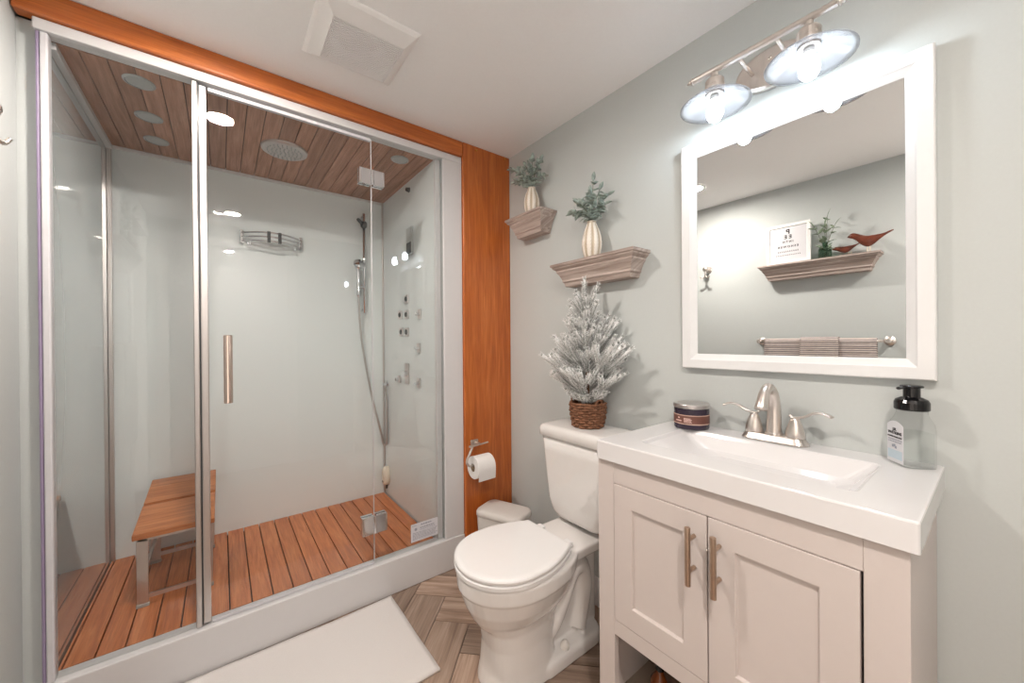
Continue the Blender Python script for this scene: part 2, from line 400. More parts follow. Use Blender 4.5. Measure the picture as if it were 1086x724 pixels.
box(bm, XL, XL+0.014, -1.72, -1.655, 0, 2.095); box(bm, XL, XL+0.014, -2.42, -1.72, 2.03, 2.095); box(bm, XL-0.1, XL, -1.725, -1.72, 0, 2.03); box(bm, XL-0.1, XL, -2.42, -2.415, 0, 2.03)
struct('trim_2', bm, M['white_trim'], bevel=0.003)

# ------------------------------------------------------------------ wooden surround of the shower
bm = BM(); box(bm, XL-0.0079, -1.7485, 0.030, 0.05, 0.0, 2.1425); struct('trim_3', bm, M['wall'])
sur = thing('wood_surround', 'orange-stained wood surround framing the top and right of the shower cabin', 'wood panel', (-0.16, -0.01, 0))
bm = BM(); box(bm, XL+0.002, -0.308, -0.020, 0.025, 2.143, H-0.001, axis=(1, 0, 0)); obj('header_board', bm, M['stain'], sur, bevel=0.006, seg=3)
bm = BM(); box(bm, -0.308, -0.001, -0.020, 0.025, 0.001, H-0.001, axis=(0, 0, 1)); obj('side_panel', bm, M['stain'], sur, bevel=0.004, seg=3)
for i, (x, z) in enumerate(((-0.231, 2.193), (-0.042, 2.201))):
    e = thing('screw_eye', ('small brass screw eye high on the wood panel nearer the shower', 'small brass screw eye high on the wood panel nearer the grey wall')[i], 'hook', (x, -0.02, z), 'brass screw eyes')
    bm = BM(); tube(bm, [(x, -0.018, z), (x, -0.026, z)], 0.002, 8); obj('shank', bm, M['brass'], e)
    bm = BM(); tube(bm, [(x+0.006*math.cos(a), -0.031+0.006*math.sin(a), z-0.001) for a in [0.3+2*PI*0.86*k/14 for k in range(15)]], 0.0017, 6); obj('ring', bm, M['brass'], e, smooth=True)

# ------------------------------------------------------------------ shower cabin
CX0, CX1, CYB, CZ0, CZ1 = -1.736, -0.446, 0.813, 0.158, 2.107
cab = thing('shower_cabin', 'glass-fronted steam shower cabin with teak floor, cedar ceiling and white frame', 'shower', (-1.05, 0.4, 0))
bm = BM()
box(bm, -1.752, -0.309, -0.006, 0.045, 2.107, 2.141, axis=(1, 0, 0))
header = obj('header_rail', bm, M['frame_white'], cab, bevel=0.003)
bm = BM(); box(bm, -0.418, -0.309, -0.006, 0.045, 0.1605, 2.107); box(bm, -0.446, -0.409, 0.0285, 0.0449, 0.1605, 2.107); obj('jamb', bm, M['frame_white'], cab, bevel=0.003)
bm = BM(); box(bm, -1.752, -0.309, -0.014, 0.055, 0.001, 0.160, axis=(1, 0, 0)); obj('sill', bm, M['frame_white'], cab, bevel=0.004, seg=3)
bm = BM(); box(bm, -1.750, -0.43, 0.055, CYB+0.01, 0.02, 0.130); obj('shower_tray', bm, M['white_plastic'], cab)
bm = BM(); box(bm, CX0, CX1, CYB, CYB+0.008, 0.13, CZ1); obj('back_panel', bm, M['panel_glass'], cab)
bm = BM(); box(bm, CX1, CX1+0.008, 0.045, CYB, 0.13, CZ1); obj('right_panel', bm, M['panel_glass'], cab)
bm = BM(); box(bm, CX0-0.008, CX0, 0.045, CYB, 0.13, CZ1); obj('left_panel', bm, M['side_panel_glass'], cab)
# corner profiles and left rails
bm = BM(); box(bm, CX0, CX0+0.016, CYB-0.016, CYB, CZ0, CZ1); obj('corner_profile', bm, M['satin'], cab, bevel=0.002)
bm = BM(); box(bm, CX1-0.010, CX1, CYB-0.010, CYB, CZ0, CZ1); obj('corner_profile', bm, M['satin'], cab, bevel=0.002)
bm = BM(); box(bm, CX0, CX0+0.020, 0.045, CYB-0.016, CZ1-0.022, CZ1, axis=(0, 1, 0)); box(bm, CX0+0.016, CX1-0.01, CYB-0.012, CYB, CZ1-0.014, CZ1, axis=(1, 0, 0))
obj('ceiling_trim', bm, M['frame_white'], cab, bevel=0.002)
# deck boards, ceiling slats
def boards(x0, x1, y0, y1, z0, z1, pitch, gap, phase, tmin, under):
    bm = BM(); setmat(box(bm, x0, x1, y0, y1, *under), 1)
    x = phase-pitch*math.ceil((phase-x0)/pitch)
    while x < x1:
        a, b = max(x+gap/2, x0), min(x+pitch-gap/2, x1)
        if b-a > 0.006: box(bm, a, b, y0+0.001, y1-0.001, z0, z1, axis=(0, 1, 0), tint=random.uniform(tmin, 1.05))
        x += pitch
    return bm
bm = boards(CX0+0.004, CX1-0.002, 0.058, CYB-0.003, 0.140, CZ0, 0.0705, 0.0044, -1.300, 0.88, (0.131, 0.139))
obj('teak_deck', bm, [M['deck'], M['dark_gap']], cab, bevel=0.0012)
bm = boards(CX0, CX1, 0.046, CYB, CZ1, CZ1+0.010, 0.0632, 0.0036, -1.166, 0.9, (CZ1+0.011, CZ1+0.020))
obj('cedar_ceiling', bm, [M['slat'], M['dark_gap']], cab)
# glass: left fixed, door, right fixed
GY0, GY1 = 0.012, 0.020
bm = BM(); box(bm, -1.722, -1.396, GY0, GY1, 0.161, 2.1065); obj('fixed_pane', bm, M['glass'], cab)
bm = BM(); box(bm, -0.7675, -0.4185, GY0, GY1, 0.161, 2.1065); pane_r = obj('fixed_pane', bm, M['glass'], cab)
bm = BM(); box(bm, -1.3539, -0.7726, GY0, GY1, 0.170, 2.098); door = obj('glass_door', bm, M['glass'], cab)
bm = BM(); box(bm, -1.396, -1.3795, 0.004, 0.028, 0.161, 2.1065); obj('strike_profile', bm, M['satin'], cab, bevel=0.003)
bm = BM(); box(bm, -1.376, -1.354, 0.006, 0.026, 0.170, 2.098); obj('door_edge_profile', bm, M['satin'], door, bevel=0.003)
bm = BM(); box(bm, -1.3795, -1.376, 0.010, 0.024, 0.165, 2.104); obj('magnetic_seal', bm, M['dark_metal'], cab)
bm = BM(); box(bm, -1.739, -1.722, -0.002, 0.032, 0.1605, 2.1065); obj('edge_profile', bm, M['clear_seal'], cab, bevel=0.004)
bm = BM(); box(bm, -1.748, -1.7395, 0.002, 0.026, 0.161, 2.1065); obj('edge_seal', bm, M['seal'], cab, bevel=0.003)  # added strip standing in for the lens colour fringe at the glass edge
bm = BM(); box(bm, -0.7725, -0.770, GY0, GY1, 0.172, 2.096); obj('hinge_seal', bm, M['clear_seal'], door)
bm = BM(); box(bm, -1.35, -0.775, 0.008, 0.024, 2.086, 2.098, axis=(1, 0, 0)); obj('top_seal', bm, M['clear_seal'], door)
bm = BM(); box(bm, -1.35, -0.775, 0.009, 0.023, 0.1625, 0.172, axis=(1, 0, 0)); obj('bottom_seal', bm, M['clear_seal'], door)
bm = BM(); box(bm, -0.4185, -0.410, 0.004, 0.028, 0.161, 2.1065); obj('wall_profile', bm, M['grey_plastic'], cab)
for z0, z1 in ((1.885, 1.955), (0.303, 0.386)):
    bm = BM()
    for yy0, yy1 in ((-0.002, 0.012), (0.020, 0.034)):
        box(bm, -0.828, -0.7755, yy0, yy1, z0, z1); box(bm, -0.7645, -0.717, yy0, yy1, z0, z1)
    tube(bm, [(-0.770, -0.003, z0+0.002), (-0.770, -0.003, z1-0.002)], 0.006, 12)
    hg = obj('hinge', bm, M['chrome'], cab, bevel=0.002)
    for x in (-0.823, -0.721):
        bm = BM(); box(bm, x-0.004, x+0.004, -0.0045, -0.002, z0+0.004, z1-0.004); obj('hinge_cover', bm, M['satin'], hg)
bm = BM()
for s in (-1, 1):
    yc = 0.016+s*0.046
    tube(bm, [(-1.299, yc, 0.957), (-1.299, yc, 1.203)], 0.0135, 24)
    for z in (1.02, 1.14): tube(bm, [(-1.299, yc-s*0.009, z), (-1.299, 0.016+s*0.005, z)], 0.008, 12)
obj('door_handle', bm, M['copper'], door, bevel=0.0015)
# sticker on the right pane
bm = BM(); box(bm, -0.597, -0.455, GY0-0.0012, GY0-0.0002, 0.196, 0.283, axis=(1, 0, 0)); stk = obj('warning_sticker', bm, M['sticker'], pane_r, label='white printed warning sticker')
bm = BM()
lathe(bm, [(0.007, -0.0006), (0.007, 0)], (-0.572, GY0-0.0012, 0.255), 16, axis='y')
for z, a, b, h in ((0.274, -0.590, -0.57, 0.003), (0.272, -0.545, -0.49, 0.006), (0.257, -0.55, -0.475, 0.005), (0.248, -0.55, -0.47, 0.003)):
    x = a
    while x < b:
        w = random.uniform(0.004, 0.011); box(bm, x, min(x+w, b), GY0-0.0017, GY0-0.0012, z-h/2, z+h/2); x += w+0.003
for k in range(6):
    z = 0.238-k*0.006; x = -0.588
    while x < -0.47:
        w = random.uniform(0.004, 0.014); box(bm, x, x+w, GY0-0.0017, GY0-0.0012, z-0.0012, z+0.0012); x += w+0.003
obj('print_lines', bm, M['ink_grey'], stk)
# rain head, lights, vents in the ceiling
bm = BM(); lathe(bm, [(0.0, -0.012), (0.090, -0.012), (0.0965, -0.008), (0.098, 0.0)], (-1.068, 0.376, CZ1), 40, cap0=False)
rh = obj('rain_shower_head', bm, M['satin'], cab, smooth=False)
bm = BM()
for i in range(5):
    for k in range(max(1, 6*i)):
        a = 2*PI*k/max(1, 6*i)+i*0.2; tube(bm, [(-1.068+0.018*i*math.cos(a), 0.376+0.018*i*math.sin(a), CZ1-0.0165), (-1.068+0.018*i*math.cos(a), 0.376+0.018*i*math.sin(a), CZ1-0.011)], 0.0022, 6)
obj('nozzles', bm, M['grey_plastic'], rh)
def disc_unit(name, x, y, r, m):
    bm = BM(); lathe(bm, [(r*0.8, -0.002), (r*0.86, -0.006), (r, -0.003), (r, 0)], (x, y, CZ1), 28, cap0=False)
    ring = obj(name, bm, M['grey_plastic'], cab, smooth=False)
    bm = BM(); lathe(bm, [(r*0.8, -0.0035), (r*0.8, -0.001)], (x, y, CZ1), 28); obj('lens', bm, m, ring)
for x, y in ((-1.543, 0.134), (-1.547, 0.40), (-1.547, 0.628), (-0.587, 0.138)): disc_unit('ceiling_speaker', x, y, 0.044, M['grey_plastic'])
# controls on the right panel
XR = CX1
def plate(name, y, z, hy, hz, m, th=0.008, knob=None):
    bm = BM(); box(bm, XR-th, XR-0.0003, y-hy, y+hy, z-hz, z+hz); p = obj(name, bm, m, cab, bevel=0.002)
    if knob:
        bm = BM(); lathe(bm, [(knob, -th-0.020), (knob*1.05, -th-0.002), (knob*1.2, -th+0.002)], (XR, y, z), 20, axis='x'); obj('knob', bm, M['chrome'], p)
    return p
cp = plate('control_panel', 0.345, 1.752, 0.040, 0.080, M['grey_plastic'], 0.012)
bm = BM(); box(bm, XR-0.0135, XR-0.012, 0.313, 0.377, 1.680, 1.745); obj('display', bm, M['dark_metal'], cp)
for y, z in ((0.405, 1.424), (0.505, 1.337), (0.405, 1.333), (0.488, 1.232), (0.405, 1.230)):
    p = plate('body_jet', y, z, 0.026, 0.026, M['satin'], 0.008)
    bm = BM(); lathe(bm, [(0.012, -0.0125), (0.016, -0.008)], (XR, y, z), 18, axis='x', cap0=True); obj('jet_nozzle', bm, M['dark_metal'], p)
for y, z in ((0.225, 1.325), (0.233, 1.137), (0.237, 0.943)): plate('valve_plate', y, z, 0.018, 0.028, M['satin'], 0.008, 0.010)
plate('valve_plate', 0.405, 0.985, 0.026, 0.060, M['satin'], 0.008, 0.018)
plate('valve_plate', 0.53, 0.942, 0.02, 0.022, M['satin'], 0.008, 0.010)
bm = BM(); lathe(bm, [(0.010, -0.02), (0.013, -0.004), (0.015, 0)], (XR, 0.36, 2.055), 16, axis='x'); obj('temperature_sensor', bm, M['dark_metal'], cab)
bm = BM(); loft(bm, [[(XR-dx, 0.745+0.030*s*math.cos(a), 0.290+0.062*s*math.sin(a)) for a in [2*PI*k/24 for k in range(24)]] for dx, s in ((0.0003, 1), (0.026, 1), (0.036, 0.85), (0.038, 0.7))])
sn = obj('steam_outlet', bm, M['cream_plastic'], cab, smooth=True, label='cream oval steam outlet cover')
bm = BM(); box(bm, XR-0.0405, XR-0.0375, 0.737, 0.753, 0.250, 0.260); obj('outlet_slot', bm, M['dark_metal'], sn)
bm = BM(); tube(bm, [(XR-0.010, 0.745, 0.231), (XR-0.014, 0.745, 0.206)], 0.007, 10); obj('outlet_pipe', bm, M['dark_metal'], sn)
# hand shower
bm = BM(); tube(bm, [(-0.583, CYB-0.040, 1.36), (-0.583, CYB-0.040, 2.00)], 0.010, 14)
for z in (1.38, 1.98): tube(bm, [(-0.583, CYB-0.0005, z), (-0.583, CYB-0.040, z)], 0.012, 12)
sb = obj('slide_bar', bm, M['chrome'], cab, smooth=True)
bm = BM(); lathe(bm, [(0.014, -0.02), (0.020, -0.012), (0.020, 0.012), (0.014, 0.02)], (-0.583, CYB-0.040, 1.93), 16)
tube(bm, [(-0.595, CYB-0.05, 1.93), (-0.63, CYB-0.075, 1.95)], 0.010, 10); obj('bar_slider', bm, M['dark_metal'], sb, smooth=True)
bm = BM(); tube(bm, catmull([(-0.632, CYB-0.085, 1.46), (-0.632, CYB-0.080, 1.56), (-0.634, CYB-0.085, 1.64)], 5), 0.011, 12)
tube(bm, [(-0.634, CYB-0.080, 1.64), (-0.636, CYB-0.12, 1.66)], 0.03, 16, radii=[0.020, 0.034]); obj('hand_shower', bm, M['chrome'], sb, smooth=True)
bm = BM(); tube(bm, [(-0.59, CYB-0.045, 1.525), (-0.632, CYB-0.082, 1.525)], 0.009, 10); obj('hand_shower_holder', bm, M['chrome'], sb, smooth=True)
bm = BM(); tube(bm, catmull([(-0.632, CYB-0.085, 1.46), (-0.615, CYB-0.06, 1.25), (-0.585, CYB-0.05, 1.05), (-0.540, CYB-0.05, 0.80), (-0.492, CYB-0.05, 0.60), (-0.472, CYB-0.05, 0.50), (-0.460, CYB-0.06, 0.492), (-0.456, CYB-0.07, 0.52), (-0.456, CYB-0.075, 0.66), (-0.456, 0.74, 0.80), (-0.463, 0.745, 0.885)], 8), 0.006, 8)
obj('shower_hose', bm, M['satin'], sb, smooth=True)
bm = BM(); lathe(bm, [(0.011, -0.03), (0.011, -0.008), (0.022, -0.006), (0.022, -0.0003)], (XR, 0.745, 0.895), 18, axis='x'); obj('hose_elbow', bm, M['chrome'], sb)

# chrome wall caddy inside the cabin
ca = thing('shower_caddy', 'small bow-fronted chrome wire shelf on the back wall of the shower', 'shelf', (-1.085, CYB-0.06, 1.72))
def bow(z, dz=0.0, d=0.10): return [(-1.226+0.283*t, CYB-0.012-d*math.sin(PI*(0.06+0.88*t)), z+dz*t) for t in [k/20 for k in range(21)]]
for z in (1.775, 1.752): bm = BM(); tube(bm, bow(z), 0.0045, 8); obj('rail', bm, M['chrome'], ca, smooth=True)
bm = BM(); f = bow(1.728); vt = [bm.verts.new(p) for p in f]+[bm.verts.new((-0.943, CYB-0.004, 1.728)), bm.verts.new((-1.226, CYB-0.004, 1.728))]
fc = bm.faces.new(vt); ex = bmesh.ops.extrude_face_region(bm, geom=[fc]); bmesh.ops.translate(bm, verts=[v for v in ex['geom'] if isinstance(v, bmesh.types.BMVert)], vec=(0, 0, -0.006)); obj('glass_shelf', bm, M['bottle_clear'], ca)
bm = BM(); tube(bm, bow(1.730), 0.004, 8); obj('shelf_rim', bm, M['chrome'], ca, smooth=True)
for t in (0.42, 0.60):
    x = -1.226+0.283*t; y = CYB-0.012-0.10*math.sin(PI*(0.06+0.88*t)); bm = BM()
    box(bm, x-0.008, x+0.008, y-0.006, y+0.006, 1.722, 1.782); obj('rail_clip', bm, M['dark_metal'], ca, bevel=0.002)
for x in (-1.226, -0.943):
    bm = BM(); box(bm, x-0.009, x+0.009, CYB-0.034, CYB-0.0005, 1.722, 1.790); obj('wall_bracket', bm, M['chrome'], ca, bevel=0.003)
for x in (-1.195, -0.975):
    bm = BM(); lathe(bm, [(0.008, -0.012), (0.010, 0.0)], (x, CYB-0.045, 1.722), 12); obj('foot_screw', bm, M['chrome'], ca)

# teak stool
st = thing('bath_stool', 'teak-topped shower stool with chrome legs standing on the cabin deck', 'stool', (-1.468, 0.45, CZ0))
z0s, z1s, ya, yb = 0.455, 0.510, 0.245, 0.790
def seatz(y): return z0s+(z1s-z0s)*(y-ya)/(yb-ya)
for y0, y1 in ((ya, 0.505), (0.525, yb)):
    bm = BM(); yc = (y0+y1)/2; zc = seatz(yc)-0.011
    obox(bm, (-1.468, yc, zc), (0.122, 0, 0), (0, (y1-y0)/2, (z1s-z0s)*(y1-y0)/(yb-ya)/2), (0, -0.0011, 0.011), axis=(1, 0, 0)); obj('seat_board', bm, M['teak'], st, bevel=0.003)
for x in (-1.566, -1.370):
    for y in (0.288, 0.655):
        bm = BM(); box(bm, x-0.017, x+0.017, y-0.005, y+0.005, CZ0+0.012, seatz(y)-0.022); lg = obj('leg', bm, M['satin'], st, bevel=0.002)
        bm = BM(); box(bm, x-0.019, x+0.019, y-0.007, y+0.007, CZ0+0.0005, CZ0+0.014); obj('rubber_foot', bm, M['grey_plastic'], lg, bevel=0.002)
for y in (0.288, 0.655):
    bm = BM(); box(bm, -1.578, -1.358, y-0.005, y+0.005, seatz(y)-0.047, seatz(y)-0.023); obj('apron', bm, M['satin'], st)
    bm = BM(); box(bm, -1.554, -1.382, y-0.004, y+0.004, CZ0+0.03, CZ0+0.046); obj('stretcher', bm, M['satin'], st)
for x in (-1.566, -1.370):
    bm = BM(); box(bm, x-0.005, x+0.005, 0.294, 0.649, CZ0+0.10, CZ0+0.118); obj('side_rail', bm, M['satin'], st)
    bm = BM(); obox(bm, (x, 0.4715, (seatz(0.288)+seatz(0.655))/2-0.035), (0, 0.178, (seatz(0.655)-seatz(0.288))/2*0.97), (0.005, 0, 0), (0, 0, 0.010)); obj('side_rail', bm, M['satin'], st)

# ------------------------------------------------------------------ ceiling exhaust fan
fan = thing('exhaust_fan', 'square white exhaust fan cover with fine louvres on the ceiling', 'vent', (-0.925, -0.385, H))
fx0, fx1, fy0, fy1 = -1.083, -0.772, -0.540, -0.222
bm = BM(); gx0, gx1, gy0, gy1 = -1.030, -0.806, -0.465, -0.257
o1 = [(fx0, fy0), (fx1, fy0), (fx1, fy1), (fx0, fy1)]; o2 = [(gx0, gy0), (gx1, gy0), (gx1, gy1), (gx0, gy1)]
loft(bm, [[(x, y, H-0.0005) for x, y in o1], [(x, y, H-0.007) for x, y in o1],
          [(x+0.012*(1 if x < -0.9 else -1), y+0.012*(1 if y < -0.4 else -1), H-0.015) for x, y in o1], [(x, y, H-0.025) for x, y in o2], [(x, y, H-0.010) for x, y in o2]])
obj('cover', bm, M['white_plastic'], fan, bevel=0.004, seg=3)
bm = BM(); n = 24
for k in range(n):
    y = gy0+(gy1-gy0)*(k+0.5)/n; obox(bm, ((gx0+gx1)/2, y, H-0.0225), ((gx1-gx0)/2, 0, 0), (0, 0.0024, 0.0006), (0, -0.0003, 0.0012))
box(bm, (gx0+gx1)/2-0.003, (gx0+gx1)/2+0.003, gy0, gy1, H-0.0210, H-0.0185)
obj('louvres', bm, M['white_plastic'], fan)

# warm recessed ceiling downlights
for i, (x, y, lb) in enumerate(((-1.315, -0.445, 'warm recessed ceiling downlight near the shower and exhaust fan'), (-1.24, -2.02, 'warm recessed ceiling downlight nearest the white panelled door'))):
    d = thing('downlight', lb, 'ceiling light', (x, y, H), 'recessed downlights')
    bm = BM(); lathe(bm, [(0.050, -0.001), (0.052, -0.007), (0.068, -0.005), (0.070, -0.0005)], (x, y, H), 36, cap0=False, cap1=False); obj('trim_ring', bm, M['white_plastic'], d)
    bm = BM(); lathe(bm, [(0.050, -0.0030), (0.050, -0.001)], (x, y, H), 36); obj('lamp_lens', bm, emitter('lit_downlight', DOWN_COL, DOWN_STR[i]), d)

# ------------------------------------------------------------------ vanity, sink top, faucet
VX, VY0, VY1 = -0.425, -1.0, -1.648
CT, CB = 0.879, 0.825
van = thing('bathroom_vanity', 'blush white shaker vanity cabinet with two doors beside the toilet', 'cabinet', (-0.21, -1.324, 0))
bm = BM()
box(bm, VX+0.020, -0.016, VY0-0.016, VY0, 0.0, CB-0.001); box(bm, VX+0.020, -0.016, VY1, VY1+0.016, 0.0, CB-0.001)
box(bm, -0.026, -0.017, VY1+0.016, VY0-0.016, 0.06, CB-0.001)
obj('carcass', bm, M['cabinet'], van, bevel=0.0015)
bm = BM()
box(bm, VX, VX+0.020, VY0-0.055, VY0, 0.0, CB-0.001); box(bm, VX, VX+0.020, VY1, VY1+0.058, 0.0, CB-0.001)
box(bm, VX+0.0008, VX+0.020, VY1+0.058, VY0-0.055, 0.7625, CB-0.001, axis=(0, 1, 0)); box(bm, VX+0.0008, VX+0.020, VY1+0.058, VY0-0.055, 0.325, 0.369, axis=(0, 1, 0))
box(bm, VX+0.0008, VX+0.020, VY1+0.058, VY0-0.055, 0.06, 0.10, axis=(0, 1, 0))
obj('face_frame', bm, M['cabinet'], van, bevel=0.0015)
bm = BM(); box(bm, VX+0.020, -0.026, VY1+0.016, VY0-0.016, 0.085, 0.10, axis=(0, 1, 0)); box(bm, VX+0.020, -0.026, VY1+0.016, VY0-0.016, 0.350, 0.362, axis=(0, 1, 0)); obj('shelf', bm, M['cab_inside'], van)
def shaker(y0, y1, z0, z1, side):
    bm = BM(); x0 = VX-0.0005; x1 = VX+0.0175; s = 0.058
    oo = [(y0, z0), (y1, z0), (y1, z1), (y0, z1)]
    sg = lambda a, b, d: a+d*(1 if a < b else -1)
    i1 = [(sg(y, (y0+y1)/2, s), sg(z, (z0+z1)/2, s)) for y, z in oo]; i2 = [(sg(y, (y0+y1)/2, s+0.002), sg(z, (z0+z1)/2, s+0.002)) for y, z in oo]
    loft(bm, [[(x1, y, z) for y, z in oo], [(x0, y, z) for y, z in oo], [(x0, y, z) for y, z in i1], [(x0+0.008, y, z) for y, z in i2]])
    d = obj('door', bm, M['cabinet'], van, bevel=0.0015)
    hy = {'l': -1.2895, 'r': -1.3475}[side]
    bm = BM(); tube(bm, [(x0-0.032, hy, 0.598), (x0-0.032, hy, 0.735)], 0.0068, 14)
    for z in (0.630, 0.705): tube(bm, [(x0-0.032, hy, z), (x0+0.001, hy, z)], 0.0050, 12)
    obj('handle', bm, M['bronze'], d, smooth=False, bevel=0.001)
shaker(-1.3185, VY0-0.0567, 0.3705, 0.761, 'l'); shaker(VY1+0.0625, -1.3215, 0.3705, 0.761, 'r')
bm = BM(); loft(bm, [rrect(-0.2, -1.22, 0.09*s, 0.11*s, 0.03, 5, z) for z, s in ((0.1005, 0.9), (0.14, 0.97), (0.19, 1.0), (0.235, 1.0), (0.235, 0.94), (0.11, 0.85))])
wb = obj('storage_basket', bm, M['dark_wicker'], None); tag(wb, 'dark woven basket on the open shelf under the vanity doors', 'basket'); recenter(wb, (-0.2, -1.22, 0.1005))
# amber bottle in the basket's shade
bm = BM(); lathe(bm, [(0.024, 0), (0.026, 0.004), (0.026, 0.062), (0.012, 0.080), (0.010, 0.09)], (-0.29, -1.115, 0.1005), 20)
ab = thing('bottle', 'small amber bottle with black cap on the vanity open shelf', 'bottle', (-0.29, -1.115, 0.1005))
obj('bottle_body', bm, plain('amber_glass', rgb(120, 62, 24), 0.15), ab, smooth=True)
bm = BM(); lathe(bm, [(0.012, 0.0905), (0.012, 0.112), (0.010, 0.115)], (-0.29, -1.115, 0.1005), 16); obj('bottle_cap', bm, M['black'], ab)

TX0, TX1, TY0, TY1 = -0.436, -0.001, -1.003, -1.660
sink = thing('sink_countertop', 'glossy white sink top with wide rectangular basin on the vanity', 'sink', (-0.22, -1.33, CB))
bm = BM()
def rr(cx, cy_, hx, hy, r, z): return rrect(cx, cy_, hx, hy, r, 5, z)
ocx, ocy, ohx, ohy = (TX0+TX1)/2, (TY0+TY1)/2, (TX1-TX0)/2, (TY0-TY1)/2
bx0, bx1, by0, by1 = -0.352, -0.100, -1.565, -1.098
bcx, bcy, bhx, bhy = (bx0+bx1)/2, (by0+by1)/2, (bx1-bx0)/2, (by1-by0)/2
rings = [rr(ocx, ocy, ohx-0.004, ohy-0.004, 0.004, CB), rr(ocx, ocy, ohx, ohy, 0.005, CB+0.001), rr(ocx, ocy, ohx, ohy, 0.005, CT-0.004), rr(ocx, ocy, ohx-0.001, ohy-0.001, 0.005, CT-0.0012), rr(ocx, ocy, ohx-0.004, ohy-0.004, 0.005, CT),
         rr(bcx, bcy, bhx+0.006, bhy+0.006, 0.022, CT), rr(bcx, bcy, bhx+0.001, bhy+0.001, 0.020, CT-0.002), rr(bcx, bcy, bhx-0.004, bhy-0.004, 0.018, CT-0.010),
         rr(bcx, bcy-0.015, bhx-0.020, bhy-0.050, 0.03, CT-0.045), rr(bcx, bcy-0.02, bhx-0.035, bhy-0.085, 0.03, CT-0.056), rr(bcx, bcy-0.02, 0.03, 0.03, 0.025, CT-0.062)]
loft(bm, rings, cap0=False, cap1=True); obj('basin_top', bm, M['cultured'], sink, smooth=False, bevel=0.0)
bm = BM(); lathe(bm, [(0.022, CT-0.0615), (0.022, CT-0.0605), (0.016, CT-0.0603), (0.015, CT-0.058), (0.0, CT-0.057)], (bcx, bcy-0.02, 0), 24, cap1=False); obj('drain', bm, M['chrome'], sink)

FX, FY = -0.052, -1.337
fa = thing('faucet', 'brushed nickel two-handle faucet on the white sink top', 'faucet', (FX, FY, CT))
bm = BM(); loft(bm, [rrect(FX, FY, a, b, c, 6, CT+z) for z, a, b, c in ((0.0004, 0.030, 0.083, 0.028), (0.004, 0.030, 0.083, 0.028), (0.018, 0.023, 0.074, 0.022), (0.021, 0.020, 0.071, 0.019))]); obj('base_plate', bm, M['nickel'], fa, smooth=False, bevel=0.0015)
sp = catmull([(FX, FY, CT+0.018), (FX+0.002, FY, CT+0.06), (FX+0.001, FY, CT+0.105), (FX-0.012, FY, CT+0.140), (FX-0.038, FY, CT+0.157), (FX-0.066, FY, CT+0.148), (FX-0.088, FY, CT+0.120), (FX-0.097, FY, CT+0.103)], 7)
n = len(sp); bm = BM(); tube(bm, sp, 0.014, 18, radii=[(0.0195-0.0065*min(1, i/(n*0.55))+(0.003*max(0, (i/n-0.7)/0.3))) for i in range(n)], flat=(0, 1, 0)); obj('spout', bm, M['nickel'], fa, smooth=True)
bm = BM(); lathe(bm, [(0.022, 0.019), (0.0215, 0.024), (0.0195, 0.026)], (FX, FY, CT), 24); obj('spout_collar', bm, M['nickel'], fa)
bm = BM(); tube(bm, [(FX+0.026, FY, CT+0.018), (FX+0.026, FY, CT+0.06)], 0.002, 8); lathe(bm, [(0.004, 0.06), (0.005, 0.066), (0.003, 0.071)], (FX+0.026, FY, CT), 12); obj('lift_rod', bm, M['nickel'], fa)
for s in (1, -1):
    hy = FY+s*0.051
    bm = BM(); lathe(bm, [(0.0225, 0.0195), (0.0235, 0.023), (0.0225, 0.034), (0.0175, 0.052), (0.0125, 0.066), (0.0100, 0.073)], (FX, hy, CT), 24); hb = obj('handle_base', bm, M['nickel'], fa, smooth=True)
    pts = catmull([(FX-0.002, hy-s*0.014, CT+0.081), (FX, hy-s*0.002, CT+0.075), (FX, hy+s*0.020, CT+0.080), (FX-0.004, hy+s*0.045, CT+0.094), (FX-0.008, hy+s*0.066, CT+0.096), (FX-0.012, hy+s*0.083, CT+0.089)], 6)
    n = len(pts); bm = BM(); tube(bm, pts, 0.006, 12, radii=[(0.0035, 0.005+0.0045*(i/n)) for i in range(n)], flat=(0, 0, 1)); obj('lever', bm, M['nickel'], hb, smooth=True)

# candle
CXc, CYc, z = -0.068, -1.103, CT+0.0005
cn = thing('candle_jar', 'dark plum candle jar with silver lid and brown label band', 'candle', (CXc, CYc, z))
bm = BM(); lathe(bm, [(0.050, 0), (0.054, 0.003), (0.054, 0.066), (0.052, 0.068)], (CXc, CYc, z), 40); obj('jar', bm, M['navy'], cn, smooth=False, bevel=0.001)
bm = BM(); lathe(bm, [(0.0548, 0.0680), (0.0562, 0.069), (0.0562, 0.079), (0.0545, 0.0815), (0.045, 0.083), (0, 0.0835)], (CXc, CYc, z), 40, cap1=False); obj('lid', bm, M['satin'], cn)
def band(r, z0, z1, m, name, par, a0=0, a1=2*PI, seg=48, cz=z, c=(CXc, CYc), th=0.0006):
    bm = BM(); rings = []
    for k in range(seg+1):
        a = a0+(a1-a0)*k/seg; u, v = math.cos(a), math.sin(a)
        rings.append([(c[0]+(r+t)*u, c[1]+(r+t)*v, cz+h) for t, h in ((0, z0), (th, z0), (th, z1), (0, z1))])
    full = abs(a1-a0-2*PI) < 1e-6
    loft(bm, rings, not full, not full); return obj(name, bm, m, par)
lbl = band(0.0541, 0.020, 0.046, M['label_brown'], 'label', cn)
band(0.0543, 0.0455, 0.0485, M['label_line'], 'label_border', lbl); band(0.0543, 0.0175, 0.0205, M['label_line'], 'label_border', lbl)
bm = BM()
